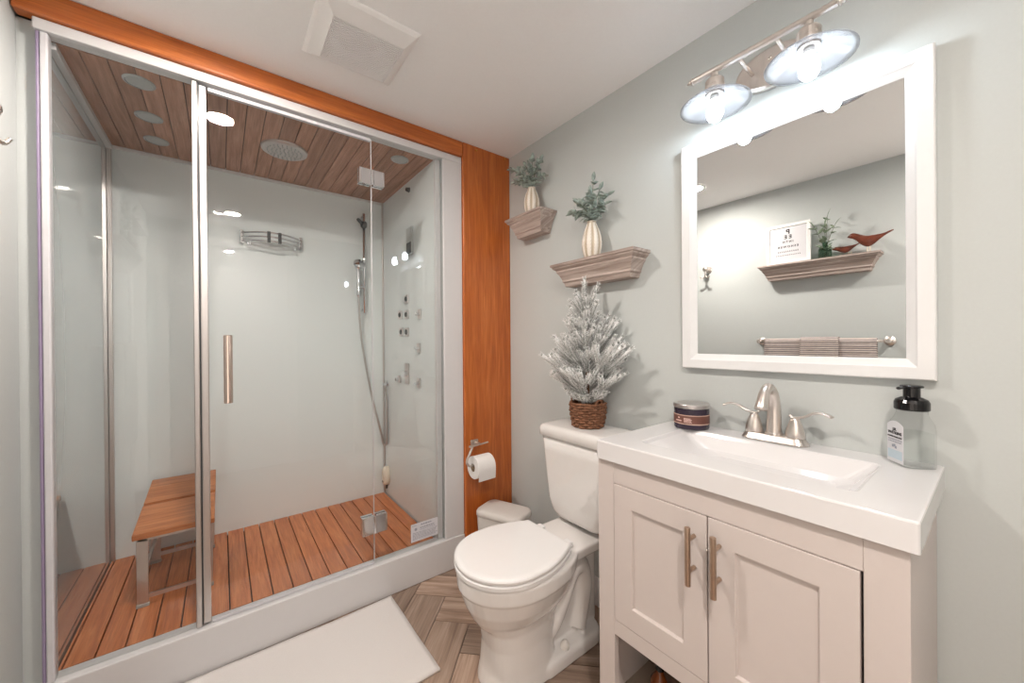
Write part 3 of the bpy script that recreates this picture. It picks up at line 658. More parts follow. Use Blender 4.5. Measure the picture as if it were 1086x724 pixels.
def arcpatch(bm, r, a, w, z0, z1):
    rings = []
    for k in range(3):
        b = a+w*k/2; rings.append([(CXc+(r+t)*math.cos(b), CYc+(r+t)*math.sin(b), z+h) for t, h in ((0, z0), (0.0005, z0), (0.0005, z1), (0, z1))])
    loft(bm, rings)
for z0_, z1_, a0, a1 in ((0.0265, 0.0305, 2.62, 3.02), (0.036, 0.040, 2.80, 2.87), (0.0355, 0.0385, 3.18, 3.55), (0.0315, 0.0345, 3.18, 3.62), (0.0275, 0.030, 3.18, 3.58), (0.0240, 0.0260, 3.2, 3.6)):
    a = a0
    while a < a1: w = random.uniform(0.03, 0.07); arcpatch(bm, 0.0547, a, w, z0_, z1_); a += w+0.018
obj('label_print', bm, M['ink_pink'], lbl)

# soap dispenser
SX, SY, SR = -0.055, -1.613, math.radians(38)
so = thing('soap_dispenser', 'clear soap bottle with black foam pump and white label at sink end', 'soap bottle', (SX, SY, CT+0.0005)); z = CT+0.0005
def sq(h, s, r=0.014): return rrect(SX, SY, s, s*0.95, r, 5, z+h, SR)
bm = BM(); loft(bm, [sq(0, 0.028), sq(0.003, 0.0325), sq(0.085, 0.0325), sq(0.100, 0.031), sq(0.112, 0.0275, 0.02), sq(0.120, 0.027, 0.0265), sq(0.128, 0.027, 0.0265)]); obj('bottle_body', bm, M['bottle_clear'], so, smooth=True)
bm = BM(); loft(bm, [sq(0.004, 0.0265), sq(0.006, 0.030), sq(0.078, 0.030)]); obj('liquid_soap', bm, M['soap'], so)
bm = BM(); lathe(bm, [(0.0285, 0.1285), (0.0300, 0.131), (0.0300, 0.146), (0.027, 0.153), (0.018, 0.158), (0.0145, 0.159), (0.0145, 0.180), (0.020, 0.1805), (0.020, 0.184), (0.018, 0.1855)], (SX, SY, z), 32); pm = obj('pump', bm, M['black'], so, smooth=False, bevel=0.001)
nd = Vector((-math.sin(SR+0.5), math.cos(SR+0.5), 0)); nd = Vector((-0.75, 0.66, 0))
bm = BM(); tube(bm, [Vector((SX, SY, z+0.181)), Vector((SX, SY, z+0.181))+nd*0.018, Vector((SX, SY, z+0.178))+nd*0.030], 0.006, 10, radii=[(0.004, 0.009), (0.0035, 0.007), (0.003, 0.005)], flat=(0, 0, 1)); obj('nozzle', bm, M['black'], pm, smooth=True)
n_ = Vector((-math.cos(SR), -math.sin(SR), 0)); n2_ = Vector((-math.sin(SR), math.cos(SR), 0))
# label faces the room's left wall and shower (normal between -X and +Y)
ln = Vector((-math.cos(SR-PI/2+PI/2), -math.sin(SR), 0))
for cand in (Vector((math.cos(SR+k*PI/2), math.sin(SR+k*PI/2), 0)) for k in range(4)):
    if cand.x < -0.1 and cand.y > 0.1: ln = cand
rt = Vector((0, 0, 1)).cross(ln)
d_ = 0.0325 if abs(ln.dot(Vector((math.cos(SR), math.sin(SR), 0)))) > 0.9 else 0.0325*0.95
bm = BM(); c0 = Vector((SX, SY, z+0.052))+ln*(d_+0.0006)
rows = [[c0+rt*(0.0255*u)+Vector((0, 0, zz))+ln*t for t in (0, 0.0005) for u in ((-1, -0.6, -0.2, 0.2, 0.6, 1) if t == 0 else (1, 0.6, 0.2, -0.2, -0.6, -1))] for zz in (-0.046, 0.040)]
top = [p+Vector((0, 0, 0.010*(1-(max(-1, min(1, (p-c0).dot(rt)/0.0255)))**2))) for p in rows[1]]
loft(bm, [rows[0], rows[1], top]); lb = obj('label', bm, M['label_white'], so)
cs = c0+ln*0.0012
lettering('J.R.', 0.0095, cs+Vector((0, 0, 0.030)), rt, (0, 0, 1), M['ink'], lb)
lettering('WATKINS', 0.0095, cs+Vector((0, 0, 0.0215)), rt, (0, 0, 1), M['ink'], lb)
lettering('FOAMING HAND SOAP', 0.0042, cs+Vector((0, 0, 0.0125)), rt, (0, 0, 1), M['ink'], lb)
bm = BM()
for k, zz in enumerate((0.006, 0.001)):
    u = -0.02
    while u < 0.02: w = random.uniform(0.003, 0.007); obox(bm, cs+rt*(u+w/2)+Vector((0, 0, zz)), rt*(w/2), Vector((0, 0, 0.0009)), ln*0.0002); u += w+0.0015
for u, zz in ((-0.006, -0.009), (-0.001, -0.0075), (0.003, -0.011)): obox(bm, cs+rt*u+Vector((0, 0, zz)), rt*0.0028, Vector((0, 0, 0.003)), ln*0.0002)
obj('label_print', bm, M['ink_grey'], lb)
bm = BM(); obox(bm, cs+Vector((0, 0, -0.028)), rt*0.022, Vector((0, 0, 0.010)), ln*0.0002)
obj('label_band', bm, M['ink_blue'], lb)

# ------------------------------------------------------------------ mirror
my0, my1, mz0, mz1 = -1.650, -1.049, 1.075, 1.850
mi = thing('wall_mirror', 'rectangular wall mirror in a wide white frame above the sink', 'mirror', (-0.002, (my0+my1)/2, mz0))
oo = [(my0, mz0), (my1, mz0), (my1, mz1), (my0, mz1)]
def ins(d): return [(y+(d if y == my0 else -d), zz+(d if zz == mz0 else -d)) for y, zz in oo]
bm = BM(); loft(bm, [[(-0.001, y, zz) for y, zz in oo], [(-0.024, y, zz) for y, zz in oo], [(-0.027, y, zz) for y, zz in ins(0.003)], [(-0.027, y, zz) for y, zz in ins(0.030)], [(-0.024, y, zz) for y, zz in ins(0.033)], [(-0.013, y, zz) for y, zz in ins(0.050)], [(-0.008, y, zz) for y, zz in ins(0.0505)]], cap1=False)
obj('frame', bm, M['white_trim'], mi, bevel=0.001)
bm = BM(); q = ins(0.049); box(bm, -0.012, -0.004, q[0][0], q[1][0], q[0][1], q[2][1]); obj('mirror_glass', bm, M['mirror'], mi)

# ------------------------------------------------------------------ vanity light
LX, LZ = -0.120, 1.995
vl = thing('vanity_light', 'brushed nickel two-lamp wall light with saucer shades above the mirror', 'wall light', (-0.01, -1.322, LZ))
bm = BM(); rings = []
for dx, s in ((0.0005, 1), (0.012, 1), (0.017, 0.97), (0.021, 0.88), (0.022, 0.5)): rings.append([(-dx, -1.322+0.098*s*math.cos(a), 1.985+0.060*s*math.sin(a)) for a in [2*PI*k/44 for k in range(44)]])
mp_ = obj('mounting_plate', (loft(bm, rings), bm)[1], M['nickel'], vl)
bm = BM(); lathe(bm, [(0.005, -0.024-0.006), (0.006, -0.023)], (0, -1.322, 2.01), 12, axis='x'); obj('plate_screw', bm, M['nickel'], mp_)
for y in (-1.275, -1.369):
    bm = BM(); tube(bm, [(-0.020, y, 1.984), (LX+0.004, y, LZ-0.002)], 0.0055, 14); obj('arm', bm, M['nickel'], vl, smooth=True)
bm = BM(); tube(bm, [(LX, -1.145, LZ), (LX, -1.499, LZ)], 0.0092, 18); obj('bar', bm, M['nickel'], vl, smooth=False)
for y, s in ((-1.145, 1), (-1.499, -1)):
    bm = BM(); lathe(bm, [(0.0088, 0), (0.011, s*0.002), (0.011, s*0.005), (0.006, s*0.007), (0.008, s*0.011), (0.005, s*0.016), (0.003, s*0.02), (0.001, s*0.022)], (LX, y, LZ), 16, axis='y'); obj('finial', bm, M['nickel'], vl, smooth=True)
for y in (-1.208, -1.441):
    bm = BM(); lathe(bm, [(0.010, -0.010), (0.010, -0.026), (0.022, -0.028), (0.026, -0.034), (0.026, -0.050), (0.0275, -0.052), (0.0275, -0.060), (0.024, -0.062), (0.024, -0.078)], (LX, y, LZ), 28); sk = obj('socket', bm, M['nickel'], vl)
    bm = BM(); pr = [(0.0245, -0.068), (0.032, -0.072), (0.060, -0.084), (0.085, -0.098), (0.0965, -0.107)]
    pr2 = [(r-0.001, h-0.003) for r, h in reversed(pr)]
    lathe(bm, pr+[(0.0965, -0.110)]+pr2[1:], (LX, y, LZ), 44, cap0=False, cap1=False)
    obj('shade', bm, M['shade'], vl, smooth=True)
    bm = BM(); lathe(bm, [(0.012, -0.079), (0.013, -0.092)], (LX, y, LZ), 20); obj('bulb_base', bm, M['white_plastic'], sk)
    bm = BM(); lathe(bm, [(0.011, -0.0925), (0.016, -0.104), (0.021, -0.116), (0.0225, -0.128), (0.021, -0.141), (0.015, -0.152), (0.006, -0.1575)], (LX, y, LZ), 24); obj('bulb', bm, M['bulb'], sk, smooth=True)

# ------------------------------------------------------------------ floating shelves
def crown(name, label, y0, y1, zt, xw, side, group, h=0.1, d=0.112, inset=0.056):
    """crown-moulded ledge: every face flares outwards to the top"""
    yc = (y0+y1)/2; t = thing(name, label, 'shelf', (xw, yc, zt-h), group)
    prof = [(0.0, 0.0), (0.006, 0.0), (0.010, 0.16), (0.016, 0.22), (0.016, 0.30), (0.026, 0.52), (0.036, 0.66), (0.036, 0.72), (0.048, 0.82), (0.050, 0.88), (0.056, 0.90), (0.056, 1.0)]
    rings = []
    for o, f in prof:
        o = o/0.056*inset; dd = d-inset+o; e = inset-o; zz = zt-h+h*f
        rings.append([(xw, y0+e, zz), (xw+side*dd, y0+e, zz), (xw+side*dd, y1-e, zz), (xw, y1-e, zz)])
    bm = BM(); fs = loft(bm, rings, cap1=False); _uvtint(bm, fs, (0, 1, 0), 1.0, (random.random()*9, random.random()*9))
    obj('moulding', bm, M['grey_wood'], t)
    bm = BM(); box(bm, min(xw, xw+side*d), max(xw, xw+side*d), y0, y1, zt-0.0005, zt+0.001, axis=(0, 1, 0)); obj('top_board', bm, M['grey_wood'], t)
    return t
crown('wall_shelf', 'short greyed wood ledge in the corner beside the orange wood panel', -0.402, -0.120, 1.815, -0.0005, -1, 'greyed wood wall ledges', inset=0.054)
crown('wall_shelf', 'longer greyed wood ledge on the right wall above the frosted tree', -0.912, -0.467, 1.520, -0.0005, -1, 'greyed wood wall ledges')
crown('wall_shelf', 'greyed wood ledge on the left wall holding the eye chart, seen in the mirror', -1.322, -0.700, 1.675, XL+0.0005, 1, 'greyed wood wall ledges')

# ------------------------------------------------------------------ vases with eucalyptus
def vase(x, y, z, h, R, label):
    t = bm = BM(); seg = 96; prof = [(0.62, 0), (0.70, 0.01), (0.86, 0.12), (0.98, 0.30), (1.0, 0.42), (0.93, 0.58), (0.76, 0.74), (0.56, 0.87), (0.46, 0.95), (0.50, 1.0), (0.42, 1.0), (0.38, 0.93), (0.60, 0.75), (0.80, 0.45), (0.6, 0.08)]
    pf = []
    for i in range(len(prof)-1):
        for k in range(6 if i < 9 else 1):
            a, b = prof[i], prof[i+1]; pf.append((a[0]+(b[0]-a[0])*k/6, a[1]+(b[1]-a[1])*k/6))
    pf.append(prof[-1]); rings = []; rib_tone = []
    for r, f in pf:
        ring = []
        for k in range(seg):
            a = 2*PI*k/seg; lobes = abs(math.sin(4*a))
            hatch = 0.5+0.5*math.sin(70*f+10*abs(math.sin(4*a)))
            amp = (0.085*lobes+0.035*hatch*lobes) if 0.02 < f < 0.95 and len(rings) < 54 else 0
            rib_tone.append(min(1, amp/0.10) if amp else 0.6); rr_ = R*r*(0.93+amp); ring.append((x+rr_*math.cos(a), y+rr_*math.sin(a), z+h*f))
        rings.append(ring)
    loft(bm, rings, True, True); bm.verts.index_update(); cl = bm.loops.layers.color['tint']
    for f_ in bm.faces:
        for l_ in f_.loops: g_ = rib_tone[l_.vert.index]; l_[cl] = (g_, g_, g_, 1)
    o = obj('vase', bm, M['vase'], None, smooth=True); tag(o, label, 'vase', 'ribbed cream vases'); recenter(o, (x, y, z)); return o
vase(-0.062, -0.284, 1.8162, 0.135, 0.040, 'ribbed cream vase on the short corner ledge near the ceiling')
vase(-0.065, -0.676, 1.5212, 0.158, 0.042, 'ribbed cream vase on the longer ledge above the frosted tree')
def leaf(bm, base, d, up, L, W):
    d = d.normalized(); s = d.cross(up).normalized(); n = s.cross(d)
    rows = [(0.0, 0.05), (0.25, 0.8), (0.5, 1.0), (0.75, 0.7), (1.0, 0.04)]; vv = []
    for f, w in rows:
        c = base+d*(L*f)+n*(-0.22*L*f*f); vv.append([bm.verts.new(c+s*(W*w*k)+n*(0.18*W*abs(k)*w)) for k in (-1, 0, 1)])
    for a, b in zip(vv, vv[1:]):
        for i in (0, 1): bm.faces.new((a[i], a[i+1], b[i+1], b[i]))
def sprig(name, label, cat, x, y, z, tips, leafL, leafW, per, lm, group, seed, wallx, droop=0.0, thick=0.0008):
    random.seed(seed); t = thing(name, label, cat, (x, y, z), group); bl = BM(); bs = BM()
    for tip in tips:
        tip = Vector(tip); b = Vector((x, y, z)); mid = (b+Vector((tip.x, tip.y, tip.z)))/2+Vector((0, 0, 0.25*(Vector((tip.x, tip.y))-Vector((x, y))).length))
        pts = catmull([b-Vector((0, 0, 0.03)), b, mid, tip], 6); tube(bs, pts, 0.0013, 6)
        n = len(pts)
        for k in range(per):
            f = 0.40+0.60*k/(per-1) if per > 1 else 1; i = min(n-2, int(f*(n-1))); p = pts[i]; tg = (pts[i+1]-p).normalized()
            for s in (0, 1):
                a = random.uniform(0, 2*PI); o1 = tg.orthogonal().normalized(); o2 = tg.cross(o1)
                side = (o1*math.cos(a+PI*s)+o2*math.sin(a+PI*s)); d = (tg*random.uniform(0.4, 1.0)+side*0.9-Vector((0, 0, droop))).normalized()
                LL = leafL*random.uniform(0.7, 1.1)*(1.05-0.35*f)
                e = p+d*LL
                if wallx is not None and (e.x-wallx[0])*wallx[1] < 0.006:
                    d.x = abs(d.x)*wallx[1]*0.6
                leaf(bl, p, d, Vector((random.uniform(-.4, .4), random.uniform(-.4, .4), 1)), LL, leafW*random.uniform(0.8, 1.15))
        leaf(bl, pts[-1], (pts[-1]-pts[-2]), Vector((0.2, 0.3, 1)), leafL*0.8, leafW*0.8)
    lo = obj('leaves', bl, lm, t, smooth=True); sm = lo.modifiers.new('thickness', 'SOLIDIFY'); sm.thickness = thick
    obj('stems', bs, M['stem'], t, smooth=True); return t
sprig('eucalyptus_sprigs', 'grey-green eucalyptus sprigs spreading from the vase in the corner', 'plant', -0.062, -0.284, 1.9504,
      [(-0.085, -0.150, 2.085), (-0.090, -0.21, 2.055), (-0.05, -0.25, 2.080), (-0.07, -0.30, 2.085), (-0.06, -0.345, 2.065), (-0.09, -0.375, 2.035), (-0.055, -0.17, 2.02), (-0.12, -0.26, 2.02), (-0.13, -0.32, 2.03), (-0.05, -0.36, 1.99), (-0.11, -0.22, 1.99)],
      0.044, 0.0115, 6, M['leaf'], 'eucalyptus sprigs in vases', 3, (-0.003, -1))
sprig('eucalyptus_sprigs', 'grey-green eucalyptus sprigs standing in the vase above the frosted tree', 'plant', -0.065, -0.676, 1.6784,
      [(-0.070, -0.69, 1.845), (-0.06, -0.665, 1.80), (-0.085, -0.735, 1.79), (-0.08, -0.62, 1.775), (-0.06, -0.755, 1.765), (-0.10, -0.70, 1.77), (-0.075, -0.585, 1.745), (-0.12, -0.66, 1.745), (-0.12, -0.73, 1.735), (-0.06, -0.74, 1.735), (-0.10, -0.61, 1.725)],
      0.048, 0.0120, 6, M['leaf'], 'eucalyptus sprigs in vases', 5, (-0.003, -1), droop=0.15)

# ------------------------------------------------------------------ toilet
TC = -0.672
toi = thing('toilet', 'white two-piece toilet with closed lid between bin and vanity', 'toilet', (-0.36, TC, 0))
def egg(cx, cy_, xf, xb, hw, z, n=40, p=2.0, sq=2.0):
    """closed outline: front (towards -X) half-ellipse to xf, back to xb, half width hw around cy_"""
    out = []
    for k in range(n):
        a = 2*PI*k/n; c, s = math.cos(a), math.sin(a)
        ex = 2.0/(sq if c > 0 else p)
        x = (xb-cx)*abs(c)**ex if c > 0 else -(cx-xf)*abs(c)**ex
        out.append((cx+x, cy_+hw*math.copysign(abs(s)**(2.0/(sq if c > 0 else p)), s), z))
    return out
bm = BM()
loft(bm, [egg(-0.50, TC, xf, xb, hw, z, p=2.0, sq=q) for z, xf, xb, hw, q in (
    (0.215, -0.640, -0.30, 0.100, 2.2), (0.250, -0.662, -0.27, 0.128, 2.2), (0.290, -0.682, -0.25, 0.150, 2.2), (0.335, -0.697, -0.245, 0.166, 2.3), (0.345, -0.699, -0.245, 0.169, 2.3),
    (0.350, -0.705, -0.24, 0.174, 2.3), (0.395, -0.708, -0.235, 0.177, 2.3), (0.402, -0.704, -0.24, 0.173, 2.3))])
# front pedestal column and foot
loft(bm, [egg(-0.47, TC, xf, xb, hw, z, p=2.6, sq=2.6) for z, xf, xb, hw in (
    (0.0005, -0.628, -0.34, 0.112), (0.02, -0.626, -0.34, 0.110), (0.06, -0.618, -0.345, 0.104), (0.14, -0.612, -0.35, 0.100), (0.20, -0.622, -0.34, 0.104), (0.26, -0.655, -0.30, 0.12))])
loft(bm, [rrect(x, TC, hx, hy, 0.07, 8, z) for z, x, hx, hy in ((0.0005, -0.30, 0.180, 0.116), (0.034, -0.30, 0.180, 0.115), (0.046, -0.30, 0.175, 0.110), (0.051, -0.30, 0.165, 0.100))])
# rear deck under the tank
loft(bm, [rrect(x, TC, hx, hy, 0.04, 8, z) for z, x, hx, hy in ((0.335, -0.17, 0.135, 0.070), (0.350, -0.175, 0.150, 0.100), (0.365, -0.175, 0.155, 0.115), (0.395, -0.175, 0.157, 0.120), (0.402, -0.175, 0.153, 0.116))])
# inner rear column and the S-shaped trapway bulging on both sides
loft(bm, [rrect(-0.235, TC, 0.145, 0.050, 0.04, 6, z) for z in (0.03, 0.36)])
trap = catmull([(-0.475, TC, 0.115), (-0.42, TC, 0.10), (-0.355, TC, 0.135), (-0.30, TC, 0.215), (-0.255, TC, 0.285), (-0.205, TC, 0.290), (-0.185, TC, 0.225), (-0.20, TC, 0.14), (-0.225, TC, 0.06)], 6)
tube(bm, trap, 0.05, 20, radii=[(0.046, 0.086)]*len(trap), flat=(0, 0, 1))
# fairing between bowl and deck
loft(bm, [[(x, TC+s*hw, zz) for s, zz in ((-1, zt), (1, zt), (0.75, zb), (-0.75, zb))] for x, hw, zt, zb in ((-0.42, 0.160, 0.40, 0.30), (-0.33, 0.135, 0.40, 0.31), (-0.25, 0.105, 0.40, 0.335), (-0.15, 0.09, 0.40, 0.345))])
bowl = obj('bowl', bm, M['ceramic'], toi, smooth=True)
rm = bowl.modifiers.new('remesh', 'REMESH'); rm.mode = 'VOXEL'; rm.voxel_size = 0.0042; rm.use_smooth_shade = True
sm = bowl.modifiers.new('smooth', 'SMOOTH'); sm.factor = 0.5; sm.iterations = 6
for s in (1, -1):
    bm = BM(); lathe(bm, [(0.017, 0.040), (0.0165, 0.062), (0.012, 0.071), (0.005, 0.074)], (-0.330, TC+s*0.088, 0), 18); obj('bolt_cap', bm, M['cream_cap'], toi, smooth=True)
def lidshape(z, d=0.0):
    out = []; cx = -0.535
    xb, bw, hw, xf = -0.322+(-d), 0.118-d*0.8, 0.176-d, -0.712+d
    pts = [(xb, TC-bw), (xb, TC+bw)]
    # side flare from back edge to widest point then round front
    L = catmull([(xb, TC+bw, 0), (-0.40, TC+bw+(hw-bw)*0.62, 0), (-0.475, TC+hw*0.985, 0), (cx, TC+hw, 0)], 6)
    front = [(cx-(cx-xf)*math.sin(PI*k/36), TC+hw*math.cos(PI*k/36), 0) for k in range(1, 36)]
    Rr = [(p[0], 2*TC-p[1], 0) for p in reversed(L)]
    for p in list(L)+front+Rr: out.append((p[0], p[1], z))
    return out
bm = BM(); loft(bm, [lidshape(z, d) for z, d in ((0.4045, 0.004), (0.406, 0.001), (0.418, 0.0), (0.4215, 0.004))]); obj('seat', bm, M['seat_plastic'], toi, smooth=False, bevel=0.0)
bm = BM(); loft(bm, [lidshape(z, d) for z, d in ((0.4235, 0.006), (0.425, 0.002), (0.434, 0.0), (0.4385, 0.002), (0.4415, 0.006), (0.4430, 0.012), (0.4436, 0.020))]); obj('lid', bm, M['seat_plastic'], toi, smooth=False)
for s in (1, -1):
    bm = BM(); box(bm, -0.320, -0.285, TC+s*0.075-0.018, TC+s*0.075+0.018, 0.4025, 0.426); obj('hinge_cover', bm, M['seat_plastic'], toi, bevel=0.006, seg=3)
bm = BM(); tcx = -0.110
loft(bm, [rrect(x, TC-0.005, hx, hy, r, 8, z) for z, x, hx, hy, r in ((0.418, -0.105, 0.066, 0.105, 0.05), (0.428, -0.106, 0.080, 0.130, 0.055), (0.450, -0.107, 0.088, 0.148, 0.05), (0.50, -0.108, 0.092, 0.158, 0.04), (0.60, -0.109, 0.095, 0.166, 0.035), (0.70, -0.110, 0.098, 0.172, 0.032), (0.766, -0.111, 0.100, 0.176, 0.03))]); obj('tank', bm, M['ceramic'], toi, smooth=True)
bm = BM(); loft(bm, [rrect(0.5*(-0.004-0.222), TC-0.005, 0.109-d, 0.186-d, 0.03, 8, z) for z, d in ((0.764, 0.006), (0.767, 0.001), (0.795, 0.0), (0.805, 0.003), (0.811, 0.010), (0.814, 0.022))]); obj('tank_lid', bm, M['ceramic'], toi, smooth=True)
bm = BM(); loft(bm, [rrect(-0.105, TC-0.005, 0.045, 0.06, 0.03, 6, z) for z in (0.400, 0.425)]); obj('tank_gasket', bm, M['dark_metal'], toi)

# ------------------------------------------------------------------ frosted tree in a wicker basket
TX, TY, TZ = -0.105, -0.682, 0.8150
tr = thing('frosted_tree', 'small snow-flocked tabletop pine tree in a wicker basket on toilet tank', 'decoration', (TX, TY, TZ))
random.seed(21)
def brad(f): return 0.060+0.011*math.sin(f*PI*0.6)
bm = BM()
for k in range(10):
    f = k/9; r = brad(f); zz = TZ+0.006+0.092*f; ph = PI*(k % 2)
    tube(bm, [(TX+(r+0.0036*math.cos(11*a+ph))*math.cos(a), TY+(r+0.0036*math.cos(11*a+ph))*math.sin(a), zz+0.0012*math.sin(5*a+k)) for a in [2*PI*j/88 for j in range(89)]], 0.0054, 6, caps=False)
for j in range(22):
    a = 2*PI*j/22; tube(bm, [(TX+brad(f)*math.cos(a), TY+brad(f)*math.sin(a), TZ+0.002+0.099*f) for f in (0, 0.3, 0.6, 1)], 0.0034, 6)
lathe(bm, [(0.058, 0.0), (0.058, 0.006)], (TX, TY, TZ), 24)
for s in (1, -1): tube(bm, catmull([(TX, TY+s*0.070, TZ+0.094), (TX-0.006, TY+s*0.076, TZ+0.114), (TX-0.020, TY+s*0.072, TZ+0.116), (TX-0.030, TY+s*0.062, TZ+0.098)], 5), 0.0045, 6)
obj('basket', bm, M['wicker'], tr, smooth=True)
bm = BM(); lathe(bm, [(0.062, 0.078), (0.062, 0.082), (0.03, 0.086), (0, 0.088)], (TX, TY, TZ), 20, cap1=False); obj('moss', bm, M['bark'], tr)
bm = BM(); tube(bm, [(TX, TY, TZ+0.07), (TX+0.003, TY+0.004, TZ+0.35), (TX-0.004, TY+0.008, TZ+0.58)], 0.006, 8, radii=[0.009, 0.006, 0.003]); obj('trunk', bm, M['bark'], tr)
def needle_branch(bm, p0, p1, R, n):
    p0, p1 = Vector(p0), Vector(p1); ax = (p1-p0).normalized(); o1 = ax.orthogonal().normalized(); o2 = ax.cross(o1)
    for k in range(n):
        f = k/(n-1); a = k*2.39996+random.uniform(-.4, .4); c = p0+(p1-p0)*f
        dv = (o1*math.cos(a)+o2*math.sin(a)); rr_ = R*random.uniform(0.75, 1.1)
        if f > 0.88: dv = dv*0.7+ax*0.7
        tip = c+dv*rr_+ax*(rr_*0.45)
        if tip.x > -0.006: tip.x = -0.006
        s_ = dv.cross(ax).normalized()*0.0016; w = ax*0.0012
        b = [bm.verts.new(c+s_), bm.verts.new(c-s_*0.5+w), bm.verts.new(c-s_*0.5-w)]; m1 = c+(tip-c)*0.55
        m = [bm.verts.new(m1+s_), bm.verts.new(m1-s_*0.6+w), bm.verts.new(m1-s_*0.6-w)]; tv = bm.verts.new(tip)
        for i in range(3):
            j = (i+1) % 3; bm.faces.new((b[i], b[j], m[j], m[i])); f3 = bm.faces.new((m[i], m[j], tv)); f3.material_index = 1
bm = BM(); cores = []
def twig(q0, q1, R):
    q1 = Vector(q1); q1.x = min(q1.x, -0.022); cores.append((Vector(q0), q1)); needle_branch(bm, q0, q1, R, int(50+1000*(q1-Vector(q0)).length))
for lay, (zz, rad, up, cnt) in enumerate(((0.10, 0.085, 0.5, 7), (0.115, 0.165, 0.75, 9), (0.16, 0.180, 0.85, 9), (0.22, 0.155, 0.95, 9), (0.285, 0.118, 1.05, 8), (0.35, 0.085, 1.15, 7), (0.41, 0.060, 1.3, 6), (0.465, 0.040, 1.6, 5))):
    for k in range(cnt):
        a = 2*PI*(k+0.41*lay)/cnt+random.uniform(-.25, .25); rd = rad*random.uniform(0.7, 1.12); upk = up*random.uniform(0.75, 1.2)
        dx, dy = rd*math.cos(a), 1.12*rd*math.sin(a)
        if dx > 0: dx = min(dx, 0.070)
        p0 = Vector((TX, TY+0.004, TZ+zz)); dd = Vector((dx, dy, rd*upk)); p1 = p0+dd
        twig(p0+dd*0.1, p1, 0.0160)
        if rad > 0.06:
            for s in (-1, 1):
                f0 = random.uniform(0.38, 0.55); q0 = p0+dd*f0
                q1 = q0+Vector((dd.x*math.cos(0.65*s)-dd.y*math.sin(0.65*s), dd.x*math.sin(0.65*s)+dd.y*math.cos(0.65*s), dd.z*1.15))*random.uniform(0.38, 0.52)
                twig(q0, q1, 0.0155)
for k in range(22):
    a = PI*0.5+PI*random.uniform(0.0, 1.0); zz = 0.20+0.335*k/21; L = random.uniform(0.055, 0.085)*(1.0-0.4*k/21)
    p0 = Vector((TX+0.02*math.cos(a), TY+0.005+0.03*math.sin(a), TZ+zz)); twig(p0, p0+Vector((L*0.75*math.cos(a), L*0.75*math.sin(a), L*1.05)), 0.0165)
twig(Vector((TX-0.002, TY+0.006, TZ+0.50)), Vector((TX-0.004, TY+0.010, TZ+0.615)), 0.0180)
obj('needles', bm, [M['needle'], M['snow']], tr)
bm = BM()
for p0, p1 in cores: tube(bm, [p0, p0+(p1-p0)*0.6, p1], 0.004, 6, radii=[0.003, 0.0055, 0.006])
obj('branches', bm, M['snow'], tr)

# ------------------------------------------------------------------ bin, toilet paper, bath mat
bin_ = thing('trash_can', 'slim white plastic trash can with rounded lid beside the toilet', 'bin', (-0.185, -0.19, 0))
def bring(z, hx, hy, r): return rrect(-0.185, -0.19, hx, hy, r, 8, z, math.radians(22))
bm = BM(); loft(bm, [bring(0.0005, 0.066, 0.108, 0.03), bring(0.006, 0.070, 0.112, 0.032), bring(0.285, 0.082, 0.126, 0.036), bring(0.288, 0.080, 0.124, 0.034)]); obj('bin_body', bm, M['can_plastic'], bin_, smooth=False, bevel=0.0)
bm = BM(); loft(bm, [bring(0.2895, 0.083, 0.127, 0.038), bring(0.292, 0.0855, 0.130, 0.040), bring(0.308, 0.0850, 0.1295, 0.040), bring(0.317, 0.080, 0.124, 0.038), bring(0.322, 0.068, 0.110, 0.034), bring(0.325, 0.040, 0.07, 0.03)]); obj('bin_lid', bm, M['can_plastic'], bin_, smooth=True)

PYr, PZr = -0.085, 0.535
hol = thing('toilet_roll_holder', 'brushed nickel open-arm toilet roll holder on the orange wood panel', 'toilet roll holder', (-0.255, -0.02, 0.635))
bm = BM(); box(bm, -0.278, -0.232, -0.030, -0.0205, 0.618, 0.650); obj('wall_rose', bm, M['nickel'], hol, bevel=0.004, seg=3)
bm = BM(); tube(bm, catmull([(-0.250, -0.028, 0.634), (-0.250, -0.066, 0.634), (-0.318, PYr, 0.636), (-0.305, PYr, 0.632), (-0.318, PYr, 0.605), (-0.338, PYr, 0.565), (-0.325, PYr, 0.540), (-0.295, PYr, 0.536), (-0.23, PYr, 0.536), (-0.175, PYr, 0.538)], 7), 0.0058, 12); obj('arm', bm, M['nickel'], hol, smooth=True)
bm = BM(); tube(bm, [(-0.255, PYr+0.004, 0.636), (-0.205, PYr+0.004, 0.640)], 0.004, 10); obj('arm_tail', bm, M['nickel'], hol)
ro = thing('toilet_roll', 'white toilet roll hanging on the nickel holder', 'toilet roll', (-0.25, PYr, PZr))
rx0, rx1, rc = -0.302, -0.198, (0, PYr, PZr-0.010)
bm = BM(); lathe(bm, [(0.020, rx0), (0.056, rx0), (0.0575, rx0+0.002), (0.0575, rx1-0.002), (0.056, rx1), (0.020, rx1), (0.020, rx0)], rc, 48, axis='x', cap0=False, cap1=False)
